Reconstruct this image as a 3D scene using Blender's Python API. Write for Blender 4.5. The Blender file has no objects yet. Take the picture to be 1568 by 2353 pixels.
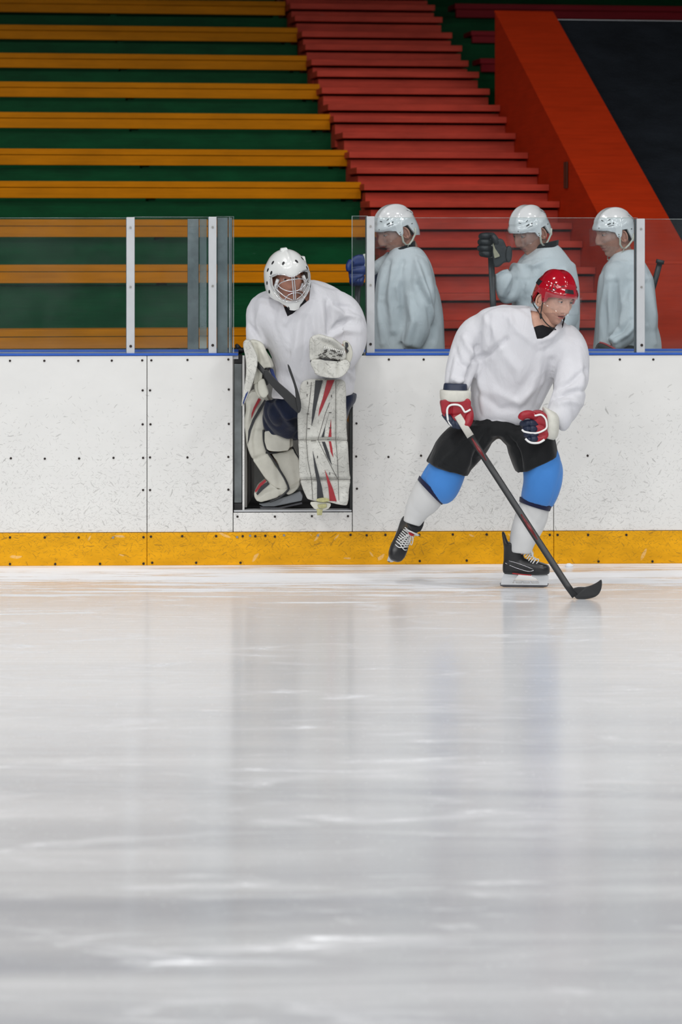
import bpy, bmesh, math, random
from mathutils import Vector, Matrix, noise, Euler
SC = bpy.context.scene
COL = SC.collection
random.seed(7)
# ------------------------------------------------------------------ camera
F, YH, CH = 6590.0, 560.0, 1.734          # focal length in pixels, horizon row, eye height (m)
W, H = 1568.0, 2353.0
cd = bpy.data.cameras.new('camera'); cam = bpy.data.objects.new('camera', cd); COL.objects.link(cam)
cam.location = (0, 0, CH); cam.rotation_euler = (math.radians(90), 0, 0)
cd.sensor_fit = 'HORIZONTAL'; cd.sensor_width = 24.0
cd.lens = F / W * 24.0
cd.shift_y = -(H / 2 - YH) / W
cd.clip_end = 200; cd.clip_start = 0.1
cd.dof.use_dof = True; cd.dof.focus_distance = 14.9; cd.dof.aperture_fstop = 3.2
SC.camera = cam
# ------------------------------------------------------------------ world, light, exposure
SC.view_settings.view_transform = 'Standard'; SC.view_settings.look = 'None'
SC.view_settings.gamma = 1.0; SC.view_settings.use_curve_mapping = False
SC.view_settings.exposure = 0.0
SC.cycles.use_denoising = True
SC.cycles.max_bounces = 8; SC.cycles.transparent_max_bounces = 24
SC.cycles.diffuse_bounces = 3; SC.cycles.glossy_bounces = 4
SC.cycles.caustics_reflective = False; SC.cycles.caustics_refractive = False
wd = bpy.data.worlds.new('world'); SC.world = wd; wd.use_nodes = True
wd.node_tree.nodes['Background'].inputs[0].default_value = (0.80, 0.88, 1.0, 1)
wd.node_tree.nodes['Background'].inputs[1].default_value = 0.22
LIGHT_POWER = 330.0
for ly, wt in ((-20.0, 2.6), (-12.5, 2.2), (-5.0, 1.5), (2.0, 0.8), (9.0, 0.42), (13.0, 0.30)):
    for lx in (-9.0, -3.0, 3.0, 9.0):
        ld = bpy.data.lights.new('arena_lamp', 'AREA'); ld.shape = 'RECTANGLE'
        ld.size = 0.9; ld.size_y = 0.6; ld.energy = LIGHT_POWER * wt; ld.color = (1.0, 0.995, 0.99)
        lo = bpy.data.objects.new('arena_lamp', ld); COL.objects.link(lo)
        lo.location = (lx + (0.8 if ly > 5 else -0.6), ly, 8.6)

# ------------------------------------------------------------------ helpers
def P(px, py, d):
    """point seen at photo pixel (px,py) at distance d along the view axis"""
    return Vector(((px - 784.0) * d / F, d, CH + (YH - py) * d / F))

class Frame:
    """a vertical reference plane: origin, heading angle; s runs along it, t away from the camera"""
    def __init__(s, y0, ang):
        s.y0 = y0; s.c = math.cos(ang); s.n = math.sin(ang)
    def w(s, a, t, z): return Vector((a * s.c - t * s.n, s.y0 + a * s.n + t * s.c, z))
    def s_of(s, px, t=0.0):
        k = (px - 784.0) / F
        return (k * (s.y0 + t * s.c) + t * s.n) / (s.c - k * s.n)
    def t_of(s, px, a):
        k = (px - 784.0) / F
        return (a * s.c - k * (s.y0 + a * s.n)) / (k * s.c + s.n)
    def z_of(s, py, a=0.0, t=0.0):
        return CH + (YH - py) * (s.y0 + a * s.n + t * s.c) / F
BD = Frame(15.5, math.radians(2.0))      # dasher boards
ST = Frame(18.0, math.radians(8.5))      # wooden stands

def link(o, parent=None, label=None, cat=None, group=None, kind=None):
    if o.name not in COL.objects: COL.objects.link(o)
    if parent is not None: o.parent = parent
    if label: o['label'] = label
    if cat: o['category'] = cat
    if group: o['group'] = group
    if kind: o['kind'] = kind
    return o
def empty(name, loc=(0, 0, 0), label=None, cat=None, group=None, kind=None):
    o = bpy.data.objects.new(name, None); o.empty_display_size = 0.1
    o.location = loc
    return link(o, None, label, cat, group, kind)
def obj(name, bm, mat, parent=None, smooth=False, bevel=0, sub=0, **kw):
    if isinstance(bm, bmesh.types.BMesh):
        me = bpy.data.meshes.new(name); bm.to_mesh(me); bm.free()
    else: me = bm
    mats = mat if isinstance(mat, (list, tuple)) else [mat]
    for m in mats: me.materials.append(m)
    if smooth:
        me.polygons.foreach_set('use_smooth', [True] * len(me.polygons))
    o = bpy.data.objects.new(name, me); link(o, None, **kw)
    if parent is not None:
        o.parent = parent
        q = parent; off = Matrix.Identity(4)
        chain = []
        while q is not None: chain.append(q); q = q.parent
        m = Matrix.Identity(4)
        for q in reversed(chain): m = m @ q.matrix_parent_inverse @ q.matrix_basis
        o.matrix_parent_inverse = m.inverted()      # shapes are written in world coordinates
    if bevel:
        b = o.modifiers.new('bevel', 'BEVEL'); b.width = bevel; b.segments = 2; b.limit_method = 'ANGLE'
    if sub:
        s_ = o.modifiers.new('sub', 'SUBSURF'); s_.levels = sub; s_.render_levels = sub
    return o
def hexa(bm, pts, mi=0):
    """8 points: bottom ring 4 then top ring 4"""
    v = [bm.verts.new(p) for p in pts]
    fs = []
    for f in ((3, 2, 1, 0), (4, 5, 6, 7), (0, 1, 5, 4), (1, 2, 6, 5), (2, 3, 7, 6), (3, 0, 4, 7)):
        fc = bm.faces.new([v[i] for i in f]); fc.material_index = mi; fs.append(fc)
    return fs
def fbox(bm, fr, s0, s1, t0, t1, z0, z1, mi=0):
    return hexa(bm, [fr.w(a, t, z) for z in (z0, z1) for a, t in ((s0, t0), (s1, t0), (s1, t1), (s0, t1))], mi)
def box(fr, *a):
    bm = bmesh.new(); fbox(bm, fr, *a); return bm
def tube(bm, pts, r, seg=10, cap=True, mi=0, flat=None):
    """swept tube along pts; r number or list; flat=(scale, up vector) squashes one axis"""
    pts = [Vector(p) for p in pts]; n = len(pts)
    rs = r if isinstance(r, (list, tuple)) else [r] * n
    rings = []; prev = None
    for i, p in enumerate(pts):
        d = (pts[min(i + 1, n - 1)] - pts[max(i - 1, 0)]).normalized()
        if flat is not None:
            a = Vector(flat[1]); a = (a - d * a.dot(d)).normalized(); k = flat[0]
        else:
            if prev is None:
                a = d.orthogonal().normalized()
            else:
                a = (prev - d * prev.dot(d)).normalized()
            k = 1.0
        prev = a; b = d.cross(a)
        rings.append([bm.verts.new(p + a * (math.cos(2 * math.pi * j / seg) * rs[i]) + b * (math.sin(2 * math.pi * j / seg) * rs[i] * k)) for j in range(seg)])
    for i in range(n - 1):
        for j in range(seg):
            f = bm.faces.new((rings[i][j], rings[i][(j + 1) % seg], rings[i + 1][(j + 1) % seg], rings[i + 1][j])); f.material_index = mi
    if cap:
        f = bm.faces.new(rings[0][::-1]); f.material_index = mi
        f = bm.faces.new(rings[-1]); f.material_index = mi
    return rings
def spline(pts, n=6):
    pts = [Vector(p) for p in pts]; out = []
    for i in range(len(pts) - 1):
        p0 = pts[max(i - 1, 0)]; p1 = pts[i]; p2 = pts[i + 1]; p3 = pts[min(i + 2, len(pts) - 1)]
        for k in range(n):
            t = k / n
            out.append(0.5 * ((2 * p1) + (p2 - p0) * t + (2 * p0 - 5 * p1 + 4 * p2 - p3) * t * t + (3 * p1 - p0 - 3 * p2 + p3) * t ** 3))
    out.append(pts[-1]); return out
def disc(bm, c, nrm, r, th=0.004, seg=10, mi=0):
    c = Vector(c); nrm = Vector(nrm).normalized()
    tube(bm, [c - nrm * th, c + nrm * th], r, seg, True, mi)
def bez(a, b, t): return a + (b - a) * t

# ------------------------------------------------------------------ materials
def nodes_of(m):
    m.use_nodes = True; nt = m.node_tree
    return nt, nt.nodes, nt.links, nt.nodes['Principled BSDF']
def setp(b, **kw):
    for k, v in kw.items():
        k = k.replace('_', ' ')
        for key in (k, k.title(), k.capitalize()):
            if key in b.inputs: b.inputs[key].default_value = v; break
def ramp(nt, pos_cols, interp='LINEAR'):
    r = nt.nodes.new('ShaderNodeValToRGB'); e = r.color_ramp.elements; r.color_ramp.interpolation = interp
    while len(e) < len(pos_cols): e.new(0.5)
    for i, (p, c) in enumerate(pos_cols):
        e[i].position = p; e[i].color = (c, c, c, 1) if isinstance(c, (int, float)) else (*c, 1)
    return r
def noise_tex(nt, scale, detail=3, rough=0.55, coord='Object', mscale=None, dist=0.0):
    tc = nt.nodes.new('ShaderNodeTexCoord'); n = nt.nodes.new('ShaderNodeTexNoise')
    n.inputs['Scale'].default_value = scale; n.inputs['Detail'].default_value = detail
    n.inputs['Roughness'].default_value = rough; n.inputs['Distortion'].default_value = dist
    if mscale:
        mp = nt.nodes.new('ShaderNodeMapping'); mp.inputs['Scale'].default_value = mscale
        nt.links.new(tc.outputs[coord], mp.inputs[0]); nt.links.new(mp.outputs[0], n.inputs['Vector'])
    else: nt.links.new(tc.outputs[coord], n.inputs['Vector'])
    return n
def mixc(nt, fac, a, b, mode='MIX'):
    m = nt.nodes.new('ShaderNodeMix'); m.data_type = 'RGBA'; m.blend_type = mode
    for sock, v in ((0, fac), (6, a), (7, b)):
        if isinstance(v, bpy.types.NodeSocket): nt.links.new(v, m.inputs[sock])
        elif isinstance(v, (int, float)): m.inputs[sock].default_value = v
        else: m.inputs[sock].default_value = (*v, 1)
    return m.outputs[2]
def math_n(nt, op, a, b=0.0, c=0.0, clamp=False):
    m = nt.nodes.new('ShaderNodeMath'); m.operation = op; m.use_clamp = clamp
    for i, v in enumerate((a, b, c)):
        if isinstance(v, bpy.types.NodeSocket): nt.links.new(v, m.inputs[i])
        else: m.inputs[i].default_value = v
    return m.outputs[0]
def bump(nt, b, height, strength=0.3, dist=0.01):
    n = nt.nodes.new('ShaderNodeBump'); n.inputs['Strength'].default_value = strength; n.inputs['Distance'].default_value = dist
    nt.links.new(height, n.inputs['Height']); nt.links.new(n.outputs[0], b.inputs['Normal']); return n
def mat(name, col, rough=0.5, var=0.0, vscale=8.0, metal=0.0, bmp=0.0, bscale=60.0, coat=0.0, spec=0.5, mscale=None, sheen=0.0, bdist=0.003):
    m = bpy.data.materials.new(name); nt, N, L, b = nodes_of(m)
    b.inputs['Base Color'].default_value = (*col, 1); setp(b, Roughness=rough, Metallic=metal)
    b.inputs['Coat Weight'].default_value = coat; b.inputs['Specular IOR Level'].default_value = spec
    b.inputs['Coat Roughness'].default_value = 0.08; b.inputs['Sheen Weight'].default_value = sheen
    n = noise_tex(nt, vscale, 4, 0.6, mscale=mscale)
    r = ramp(nt, [(0.3, 1.0 - var), (0.7, 1.0)])
    L.new(n.outputs[0], r.inputs[0])
    L.new(mixc(nt, 1.0, col, r.outputs[0], 'MULTIPLY'), b.inputs['Base Color'])
    if bmp:
        n2 = noise_tex(nt, bscale, 3, 0.6, mscale=mscale); bump(nt, b, n2.outputs[0], bmp, bdist)
    return m
def strokes(nt, scale, length, width, seed, cov, jit=1.0, xz=True):
    """mask of short random strokes (scuff marks): 1 on the mark; cov is a socket or number 0..1, the share of cells marked"""
    tc = nt.nodes.new('ShaderNodeTexCoord'); mp = nt.nodes.new('ShaderNodeMapping')
    mp.inputs['Location'].default_value = (seed * 3.7, seed * 1.9, seed * 2.3)
    nt.links.new(tc.outputs['Object'], mp.inputs[0])
    sep = nt.nodes.new('ShaderNodeSeparateXYZ'); nt.links.new(mp.outputs[0], sep.inputs[0])
    cmb = nt.nodes.new('ShaderNodeCombineXYZ'); nt.links.new(sep.outputs[0], cmb.inputs[0]); nt.links.new(sep.outputs[2], cmb.inputs[1])
    wob = nt.nodes.new('ShaderNodeTexNoise'); wob.inputs['Scale'].default_value = scale * 1.3; wob.inputs['Detail'].default_value = 1
    nt.links.new(cmb.outputs[0], wob.inputs['Vector'])
    sc = nt.nodes.new('ShaderNodeVectorMath'); sc.operation = 'SCALE'; sc.inputs['Scale'].default_value = 0.35 / scale
    sb = nt.nodes.new('ShaderNodeVectorMath'); sb.operation = 'SUBTRACT'; sb.inputs[1].default_value = (.5, .5, .5)
    nt.links.new(wob.outputs['Color'], sb.inputs[0]); nt.links.new(sb.outputs[0], sc.inputs[0])
    v = nt.nodes.new('ShaderNodeTexVoronoi'); v.voronoi_dimensions = '2D'; v.inputs['Scale'].default_value = scale
    v.inputs['Randomness'].default_value = jit
    nt.links.new(cmb.outputs[0], v.inputs['Vector'])
    d = nt.nodes.new('ShaderNodeVectorMath'); d.operation = 'SUBTRACT'
    nt.links.new(cmb.outputs[0], d.inputs[0]); nt.links.new(v.outputs['Position'], d.inputs[1])
    d2 = nt.nodes.new('ShaderNodeVectorMath'); d2.operation = 'ADD'
    nt.links.new(d.outputs[0], d2.inputs[0]); nt.links.new(sc.outputs[0], d2.inputs[1])
    sc3 = nt.nodes.new('ShaderNodeSeparateColor'); nt.links.new(v.outputs['Color'], sc3.inputs[0])
    rot = nt.nodes.new('ShaderNodeVectorRotate'); rot.rotation_type = 'Z_AXIS'
    nt.links.new(d2.outputs[0], rot.inputs['Vector'])
    ang = math_n(nt, 'MULTIPLY', math_n(nt, 'SUBTRACT', sc3.outputs[0], 0.5), 2.6)
    nt.links.new(ang, rot.inputs['Angle'])
    s2 = nt.nodes.new('ShaderNodeSeparateXYZ'); nt.links.new(rot.outputs[0], s2.inputs[0])
    k = math_n(nt, 'ADD', math_n(nt, 'MULTIPLY', sc3.outputs[2], 1.1), 0.3)      # random size
    ex = math_n(nt, 'DIVIDE', math_n(nt, 'ABSOLUTE', s2.outputs[0]), math_n(nt, 'MULTIPLY', k, length))
    ey = math_n(nt, 'DIVIDE', math_n(nt, 'ABSOLUTE', s2.outputs[1]), math_n(nt, 'MULTIPLY', k, width))
    e = math_n(nt, 'ADD', math_n(nt, 'POWER', ex, 2.0), math_n(nt, 'POWER', ey, 2.0))
    ins = math_n(nt, 'SUBTRACT', 1.0, e, clamp=True)
    ins = math_n(nt, 'MULTIPLY', ins, 2.2, clamp=True)
    on = math_n(nt, 'LESS_THAN', sc3.outputs[1], cov)
    brk = nt.nodes.new('ShaderNodeTexNoise'); brk.inputs['Scale'].default_value = scale * 9
    nt.links.new(cmb.outputs[0], brk.inputs['Vector'])
    br = math_n(nt, 'GREATER_THAN', brk.outputs[0], 0.40)
    return math_n(nt, 'MULTIPLY', math_n(nt, 'MULTIPLY', ins, on), math_n(nt, 'ADD', math_n(nt, 'MULTIPLY', br, 0.6), 0.4))
def board_material():
    m = bpy.data.materials.new('white_scuffed_board'); nt, N, L, b = nodes_of(m)
    setp(b, Roughness=0.42)
    tc = N.new('ShaderNodeTexCoord'); sp = N.new('ShaderNodeSeparateXYZ'); L.new(tc.outputs['Object'], sp.inputs[0])
    z = sp.outputs[2]
    wear = math_n(nt, 'DIVIDE', math_n(nt, 'SUBTRACT', 1.02, z), 0.75, clamp=True)     # more marks low on the panel, where pucks and sticks hit
    pn = noise_tex(nt, 2.2, 2, 0.5)
    patch = math_n(nt, 'MULTIPLY', math_n(nt, 'ADD', math_n(nt, 'MULTIPLY', math_n(nt, 'SUBTRACT', pn.outputs[0], 0.5), 2.2), 0.8), math_n(nt, 'POWER', wear, 1.3))
    col = mixc(nt, 0.0, (0.765, 0.76, 0.735), (0.765, 0.76, 0.735))
    n1 = noise_tex(nt, 5.0, 4, 0.6, mscale=(1, 1, 1.6)); r1 = ramp(nt, [(0.35, 0.965), (0.7, 1.0)]); L.new(n1.outputs[0], r1.inputs[0])
    col = mixc(nt, 1.0, col, r1.outputs[0], 'MULTIPLY')
    for scl, ln, wd_, sd, cv, dark in ((19, .017, .0036, 1, 0.50, 0.40), (30, .013, .0014, 2, 0.95, 0.34), (46, .010, .0012, 5, 1.1, 0.44), (60, .008, .0011, 8, 1.1, 0.46),
                                 (11, .018, .0030, 3, 0.30, 0.22), (34, .007, .0028, 4, 0.55, 0.44), (5, .09, .0012, 6, 0.5, 0.5)):
        msk = strokes(nt, scl, ln, wd_, sd, math_n(nt, 'MULTIPLY', patch, cv))
        col = mixc(nt, math_n(nt, 'MULTIPLY', msk, 0.52), col, (dark, dark * .98, dark * .94))
    L.new(col, b.inputs['Base Color'])
    n2 = noise_tex(nt, 3.0, 2, 0.5); bump(nt, b, n2.outputs[0], 0.08, 0.01)
    return m
def kick_material():
    m = bpy.data.materials.new('yellow_kick_plate'); nt, N, L, b = nodes_of(m)
    setp(b, Roughness=0.45); b.inputs['Specular IOR Level'].default_value = 0.15
    col = mixc(nt, 0.0, (0.84, 0.40, 0.006), (0.9, 0.5, 0.01))
    tc = N.new('ShaderNodeTexCoord'); sp = N.new('ShaderNodeSeparateXYZ'); L.new(tc.outputs['Object'], sp.inputs[0])
    up = math_n(nt, 'DIVIDE', sp.outputs[2], 0.17, clamp=True)
    n1 = noise_tex(nt, 6.0, 5, 0.65, mscale=(1, 1, 2.5)); r1 = ramp(nt, [(0.35, 0.80), (0.65, 1.0)]); L.new(n1.outputs[0], r1.inputs[0])
    col = mixc(nt, 1.0, col, r1.outputs[0], 'MULTIPLY')
    for scl, ln, w_, sd, cv in ((48, .012, .0012, 1, 0.9), (60, .009, .0011, 2, 1.0), (35, .016, .0012, 7, 0.8), (22, .02, .003, 3, 0.4)):
        msk = strokes(nt, scl, ln, w_, sd, math_n(nt, 'MULTIPLY', math_n(nt, 'ADD', up, 0.15), cv))
        col = mixc(nt, math_n(nt, 'MULTIPLY', msk, 0.55), col, (0.25, 0.13, 0.02))
    msk = strokes(nt, 9, .03, .008, 11, 0.22); col = mixc(nt, math_n(nt, 'MULTIPLY', msk, 0.28), col, (0.9, 0.75, 0.5))
    L.new(col, b.inputs['Base Color'])
    return m
def ice_material():
    m = bpy.data.materials.new('ice_surface'); nt, N, L, b = nodes_of(m)
    tc = N.new('ShaderNodeTexCoord'); sp = N.new('ShaderNodeSeparateXYZ'); L.new(tc.outputs['Object'], sp.inputs[0])
    y = sp.outputs[1]
    # long faint skate sweeps running along the boards
    na = noise_tex(nt, 1.0, 6, 0.6, mscale=(0.35, 2.6, 1), dist=0.6)
    nb = noise_tex(nt, 1.0, 8, 0.7, mscale=(1.1, 11.0, 1), dist=0.3)
    nc = noise_tex(nt, 3.0, 5, 0.6, mscale=(1, 1.2, 1))
    ra = ramp(nt, [(0.33, (0.355, 0.365, 0.385)), (0.52, (0.455, 0.46, 0.47)), (0.72, (0.60, 0.605, 0.61))]); L.new(na.outputs[0], ra.inputs[0])
    col = ra.outputs[0]
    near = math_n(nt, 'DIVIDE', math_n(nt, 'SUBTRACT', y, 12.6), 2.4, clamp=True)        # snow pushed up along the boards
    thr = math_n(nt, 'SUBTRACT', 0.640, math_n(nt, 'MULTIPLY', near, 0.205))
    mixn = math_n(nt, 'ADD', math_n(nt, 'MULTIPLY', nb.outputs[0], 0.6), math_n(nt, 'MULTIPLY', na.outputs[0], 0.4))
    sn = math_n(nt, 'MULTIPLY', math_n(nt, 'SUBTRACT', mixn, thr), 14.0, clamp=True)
    # scattered snow scrapes further out
    nd = noise_tex(nt, 1.0, 5, 0.6, mscale=(1.6, 4.5, 1), dist=1.2)
    rd = ramp(nt, [(0.54, 0.0), (0.66, 0.24), (0.74, 0.75)]); L.new(nd.outputs[0], rd.inputs[0])
    snow = math_n(nt, 'MAXIMUM', sn, rd.outputs[0])
    far_pale = math_n(nt, 'DIVIDE', math_n(nt, 'SUBTRACT', y, 7.5), 5.5, clamp=True)  # base colour gets paler with distance, towards the boards
    col = mixc(nt, math_n(nt, 'MULTIPLY', far_pale, 0.80), col, (0.84, 0.85, 0.87))
    # fine white specks
    sk = noise_tex(nt, 55.0, 2, 0.6, mscale=(1, 2.2, 1)); rs = ramp(nt, [(0.68, 0.0), (0.74, 0.7)]); L.new(sk.outputs[0], rs.inputs[0])
    snow = math_n(nt, 'MAXIMUM', snow, rs.outputs[0])
    col = mixc(nt, snow, col, (0.95, 0.96, 0.98))
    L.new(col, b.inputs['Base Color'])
    rg = math_n(nt, 'ADD', 0.06, math_n(nt, 'MULTIPLY', snow, 0.5))
    rg = math_n(nt, 'ADD', rg, math_n(nt, 'MULTIPLY', nc.outputs[0], 0.10))
    L.new(rg, b.inputs['Roughness'])
    b.inputs['IOR'].default_value = 1.31
    L.new(math_n(nt, 'SUBTRACT', 0.55, math_n(nt, 'MULTIPLY', snow, 0.45)), b.inputs['Specular IOR Level'])
    bn = noise_tex(nt, 1.0, 5, 0.6, mscale=(0.5, 38, 1)); bump(nt, b, bn.outputs[0], 0.20, 0.008)
    return m
def wood_paint(name, col, rough=0.45, worn=(0.5, 0.45, 0.35), chips=0.0, dark=0.75, spec=0.4):
    m = bpy.data.materials.new(name); nt, N, L, b = nodes_of(m); setp(b, Roughness=rough); b.inputs['Specular IOR Level'].default_value = spec
    n1 = noise_tex(nt, 3.0, 5, 0.6, mscale=(1, 1, 3.0)); r1 = ramp(nt, [(0.3, dark), (0.7, 1.0)]); L.new(n1.outputs[0], r1.inputs[0])
    c = mixc(nt, 1.0, col, r1.outputs[0], 'MULTIPLY')
    g = noise_tex(nt, 1.0, 4, 0.6, mscale=(3, 3, 70)); rg = ramp(nt, [(0.3, 0.86), (0.6, 1.0)]); L.new(g.outputs[0], rg.inputs[0])
    c = mixc(nt, 1.0, c, rg.outputs[0], 'MULTIPLY')
    if chips:
        k = noise_tex(nt, 1.0, 6, 0.7, mscale=(5, 5, 40)); rk = ramp(nt, [(0.70 - chips * .05, 0.0), (0.73, 0.6)]); L.new(k.outputs[0], rk.inputs[0])
        c = mixc(nt, rk.outputs[0], c, worn)
    L.new(c, b.inputs['Base Color'])
    bump(nt, b, g.outputs[0], 0.25, 0.004)
    return m
def glass_material(name, tint=(0.86, 0.92, 0.90), gloss=0.06, haze=0.03):
    m = bpy.data.materials.new(name); nt, N, L, b = nodes_of(m)
    tr = N.new('ShaderNodeBsdfTransparent'); tr.inputs[0].default_value = (*tint, 1)
    gl = N.new('ShaderNodeBsdfGlossy'); gl.inputs['Roughness'].default_value = 0.03; gl.inputs[0].default_value = (0.9, 0.95, 0.95, 1)
    df = N.new('ShaderNodeBsdfDiffuse'); df.inputs[0].default_value = (0.85, 0.9, 0.88, 1)
    nz = noise_tex(nt, 2.5, 5, 0.65); rz = ramp(nt, [(0.4, 0.35), (0.7, 1.6)]); L.new(nz.outputs[0], rz.inputs[0])
    m1 = N.new('ShaderNodeMixShader'); m1.inputs[0].default_value = gloss; L.new(tr.outputs[0], m1.inputs[1]); L.new(gl.outputs[0], m1.inputs[2])
    m2 = N.new('ShaderNodeMixShader'); L.new(math_n(nt, 'MULTIPLY', rz.outputs[0], haze), m2.inputs[0]); L.new(m1.outputs[0], m2.inputs[1]); L.new(df.outputs[0], m2.inputs[2])
    L.new(m2.outputs[0], N['Material Output'].inputs[0])
    return m
M = {}
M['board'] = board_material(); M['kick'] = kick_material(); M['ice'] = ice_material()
M['yellow'] = wood_paint('yellow_painted_wood', (0.66, 0.225, 0.001), spec=0.05, chips=0.3, worn=(0.25, 0.12, 0.02), dark=0.8)
M['green'] = wood_paint('green_painted_wood', (0.002, 0.080, 0.024), spec=0.08, chips=0.5, worn=(0.06, 0.14, 0.10), dark=0.6, rough=0.5)
M['red'] = wood_paint('red_painted_wood', (0.60, 0.068, 0.040), spec=0.1, chips=0.8, worn=(0.36, 0.12, 0.09), dark=0.7, rough=0.5)
M['orange_red'] = wood_paint('orange_red_panel', (0.56, 0.038, 0.007), spec=0.1, dark=0.85, rough=0.55)
M['maroon'] = wood_paint('maroon_painted_wood', (0.30, 0.012, 0.020), spec=0.1, dark=0.8)
M['brown'] = mat('dark_brown_wood', (0.10, 0.03, 0.012), 0.6, 0.3)
M['tarp'] = mat('dark_navy_panel', (0.016, 0.020, 0.026), 0.8, 0.5, 3.0, bmp=0.4, bscale=25, bdist=0.02, spec=0.15)
M['blue_rail'] = mat('blue_plastic_rail', (0.012, 0.10, 0.50), 0.35, 0.15)
M['white_al'] = mat('white_aluminium', (0.55, 0.565, 0.58), 0.4, 0.08, 12)
M['steel'] = mat('galvanised_steel', (0.20, 0.22, 0.22), 0.38, 0.45, 9.0, metal=0.6, bmp=0.05, bscale=20)
M['dark_steel'] = mat('dark_steel', (0.05, 0.055, 0.055), 0.45, 0.5, 6.0, metal=0.4)
M['black'] = mat('black_rubber', (0.012, 0.012, 0.013), 0.6, 0.3)
M['rubber'] = mat('rubber_floor', (0.022, 0.023, 0.025), 0.8, 0.4, 20)
M['grey_wall'] = mat('grey_inner_board', (0.30, 0.29, 0.27), 0.6, 0.35, 4.0)
M['screw'] = mat('dark_screw', (0.02, 0.012, 0.01), 0.5, 0.2, metal=0.3)
M['steel_screw'] = mat('steel_screw', (0.35, 0.34, 0.32), 0.35, 0.2, metal=0.8)
M['glass'] = glass_material('rink_glass', (0.915, 0.955, 0.968), 0.016, 0.008)
M['glass_edge'] = glass_material('rink_glass_edge', (0.62, 0.74, 0.72), 0.2, 0.25)
M['concrete'] = mat('concrete', (0.3, 0.3, 0.29), 0.8, 0.3)
M['ceiling'] = mat('dark_ceiling', (0.09, 0.10, 0.12), 0.8, 0.3)
M['snow'] = mat('snow_lump', (0.9, 0.92, 0.95), 0.7, 0.05)

# ------------------------------------------------------------------ ice, hall
bm = bmesh.new()
hexa(bm, [Vector(p) for p in ((-14, 1, -.05), (14, 1, -.05), (14, 17.2, -.05), (-14, 17.2, -.05), (-14, 1, 0), (14, 1, 0), (14, 17.2, 0), (-14, 17.2, 0))])
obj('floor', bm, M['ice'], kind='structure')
bm = bmesh.new(); hexa(bm, [Vector(p) for p in ((-16, -22, -.10), (16, -22, -.10), (16, 36, -.10), (-16, 36, -.10), (-16, -22, -.06), (16, -22, -.06), (16, 36, -.06), (-16, 36, -.06))])
obj('floor_concrete', bm, M['concrete'], kind='structure')
bm = bmesh.new(); hexa(bm, [Vector(p) for p in ((-16, -22, 9.6), (16, -22, 9.6), (16, 36, 9.6), (-16, 36, 9.6), (-16, -22, 9.8), (16, -22, 9.8), (16, 36, 9.8), (-16, 36, 9.8))])
obj('ceiling', bm, M['ceiling'], kind='structure')
bm = bmesh.new(); hexa(bm, [Vector(p) for p in ((-16, 35.8, -.06), (16, 35.8, -.06), (16, 36, -.06), (-16, 36, -.06), (-16, 35.8, 9.6), (16, 35.8, 9.6), (16, 36, 9.6), (-16, 36, 9.6))])
obj('wall_back', bm, M['ceiling'], kind='structure')
obj('added_shade_beam', (lambda bm: (hexa(bm, [Vector(p) for p in ((-16, 20, 4.75), (16, 20, 4.75), (16, 20.5, 4.75), (-16, 20.5, 4.75), (-16, 20, 9.6), (16, 20, 9.6), (16, 20.5, 9.6), (-16, 20.5, 9.6))]), bm)[1])(bmesh.new()), M['ceiling'], kind='structure')  # unseen beam, added to keep lamp light off the upper stand rows
# floor of the players' bench area behind the boards
zf = BD.z_of(1172, 0, 0.02)
obj('floor_bench', box(BD, -4.4, 4.6, 0.16, 1.42, -.05, zf - 0.012), M['rubber'], kind='structure')

# ------------------------------------------------------------------ boards
ztop = BD.z_of(816.5); zk = BD.z_of(1221.5)
sA, sB, sC, sD = BD.s_of(338), BD.s_of(536), BD.s_of(810), BD.s_of(1273)
G = 0.0017
def screws(parent, pts, m='screw', r=0.0062):
    for px, py in pts:
        s_ = BD.s_of(px); z_ = BD.z_of(py, s_)
        b_ = bmesh.new(); disc(b_, BD.w(s_, -0.001, z_), BD.w(0, -1, 0) - BD.w(0, 0, 0), r, 0.003, 10)
        obj('screw', b_, M[m], parent)
def panel(name, s0, s1, z0, z1, m, label, pts, cat='rink board', group=None):
    o = obj(name, box(BD, s0 + G, s1 - G, 0.0, 0.014, z0, z1 - .0015), M[m], bevel=0.0025, label=label, cat=cat, group=group)
    screws(o, pts); return o
panel('rink_board', -4.2, sA, zk, ztop, 'board', 'long white scuffed board panel left of the narrow panel, reaching the left edge',
      [(23, 829), (102, 829), (180, 829), (257, 828.5), (327, 828)] + [(328, 897), (328, 975), (329, 1052), (329, 1126)] + [(25, 1053), (103, 1054), (182, 1053.5), (261, 1052)])
panel('rink_board', sA, sB, zk, ztop, 'board', 'narrow white scuffed board panel just left of the player doorway',
      [(348, 828), (431, 827), (525, 826), (345, 897), (346, 975), (345, 1051), (345, 1126), (431, 1051), (525, 1050), (526, 895), (526, 974), (525, 1125)])
panel('rink_board', sC, sD, zk, ztop, 'board', 'white scuffed board panel directly right of the player doorway, behind the skater',
      [(820, 827), (894, 826), (974, 826), (819.5, 973), (819, 1049), (820.6, 1123), (893, 1050), (968, 1047)])
panel('rink_board', sD, 4.4, zk, ztop, 'board', 'white scuffed board panel behind the red helmeted skater, reaching the right edge',
      [(1285, 975), (1425, 826), (1502, 826), (1351, 1047)])
zs = BD.z_of(1176.5)
sill = panel('rink_board', sB, sC, zk, zs, 'board', 'short white panel below the open doorway with four screws',
      [(546, 1187), (632, 1187), (717, 1186), (800, 1186)], cat='rink board')
obj('sill_plate', box(BD, sB + .004, sC - .004, -0.001, 0.10, zs + .003, BD.z_of(1172)), M['white_al'], sill)
zb = BD.z_of(1298)
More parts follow.
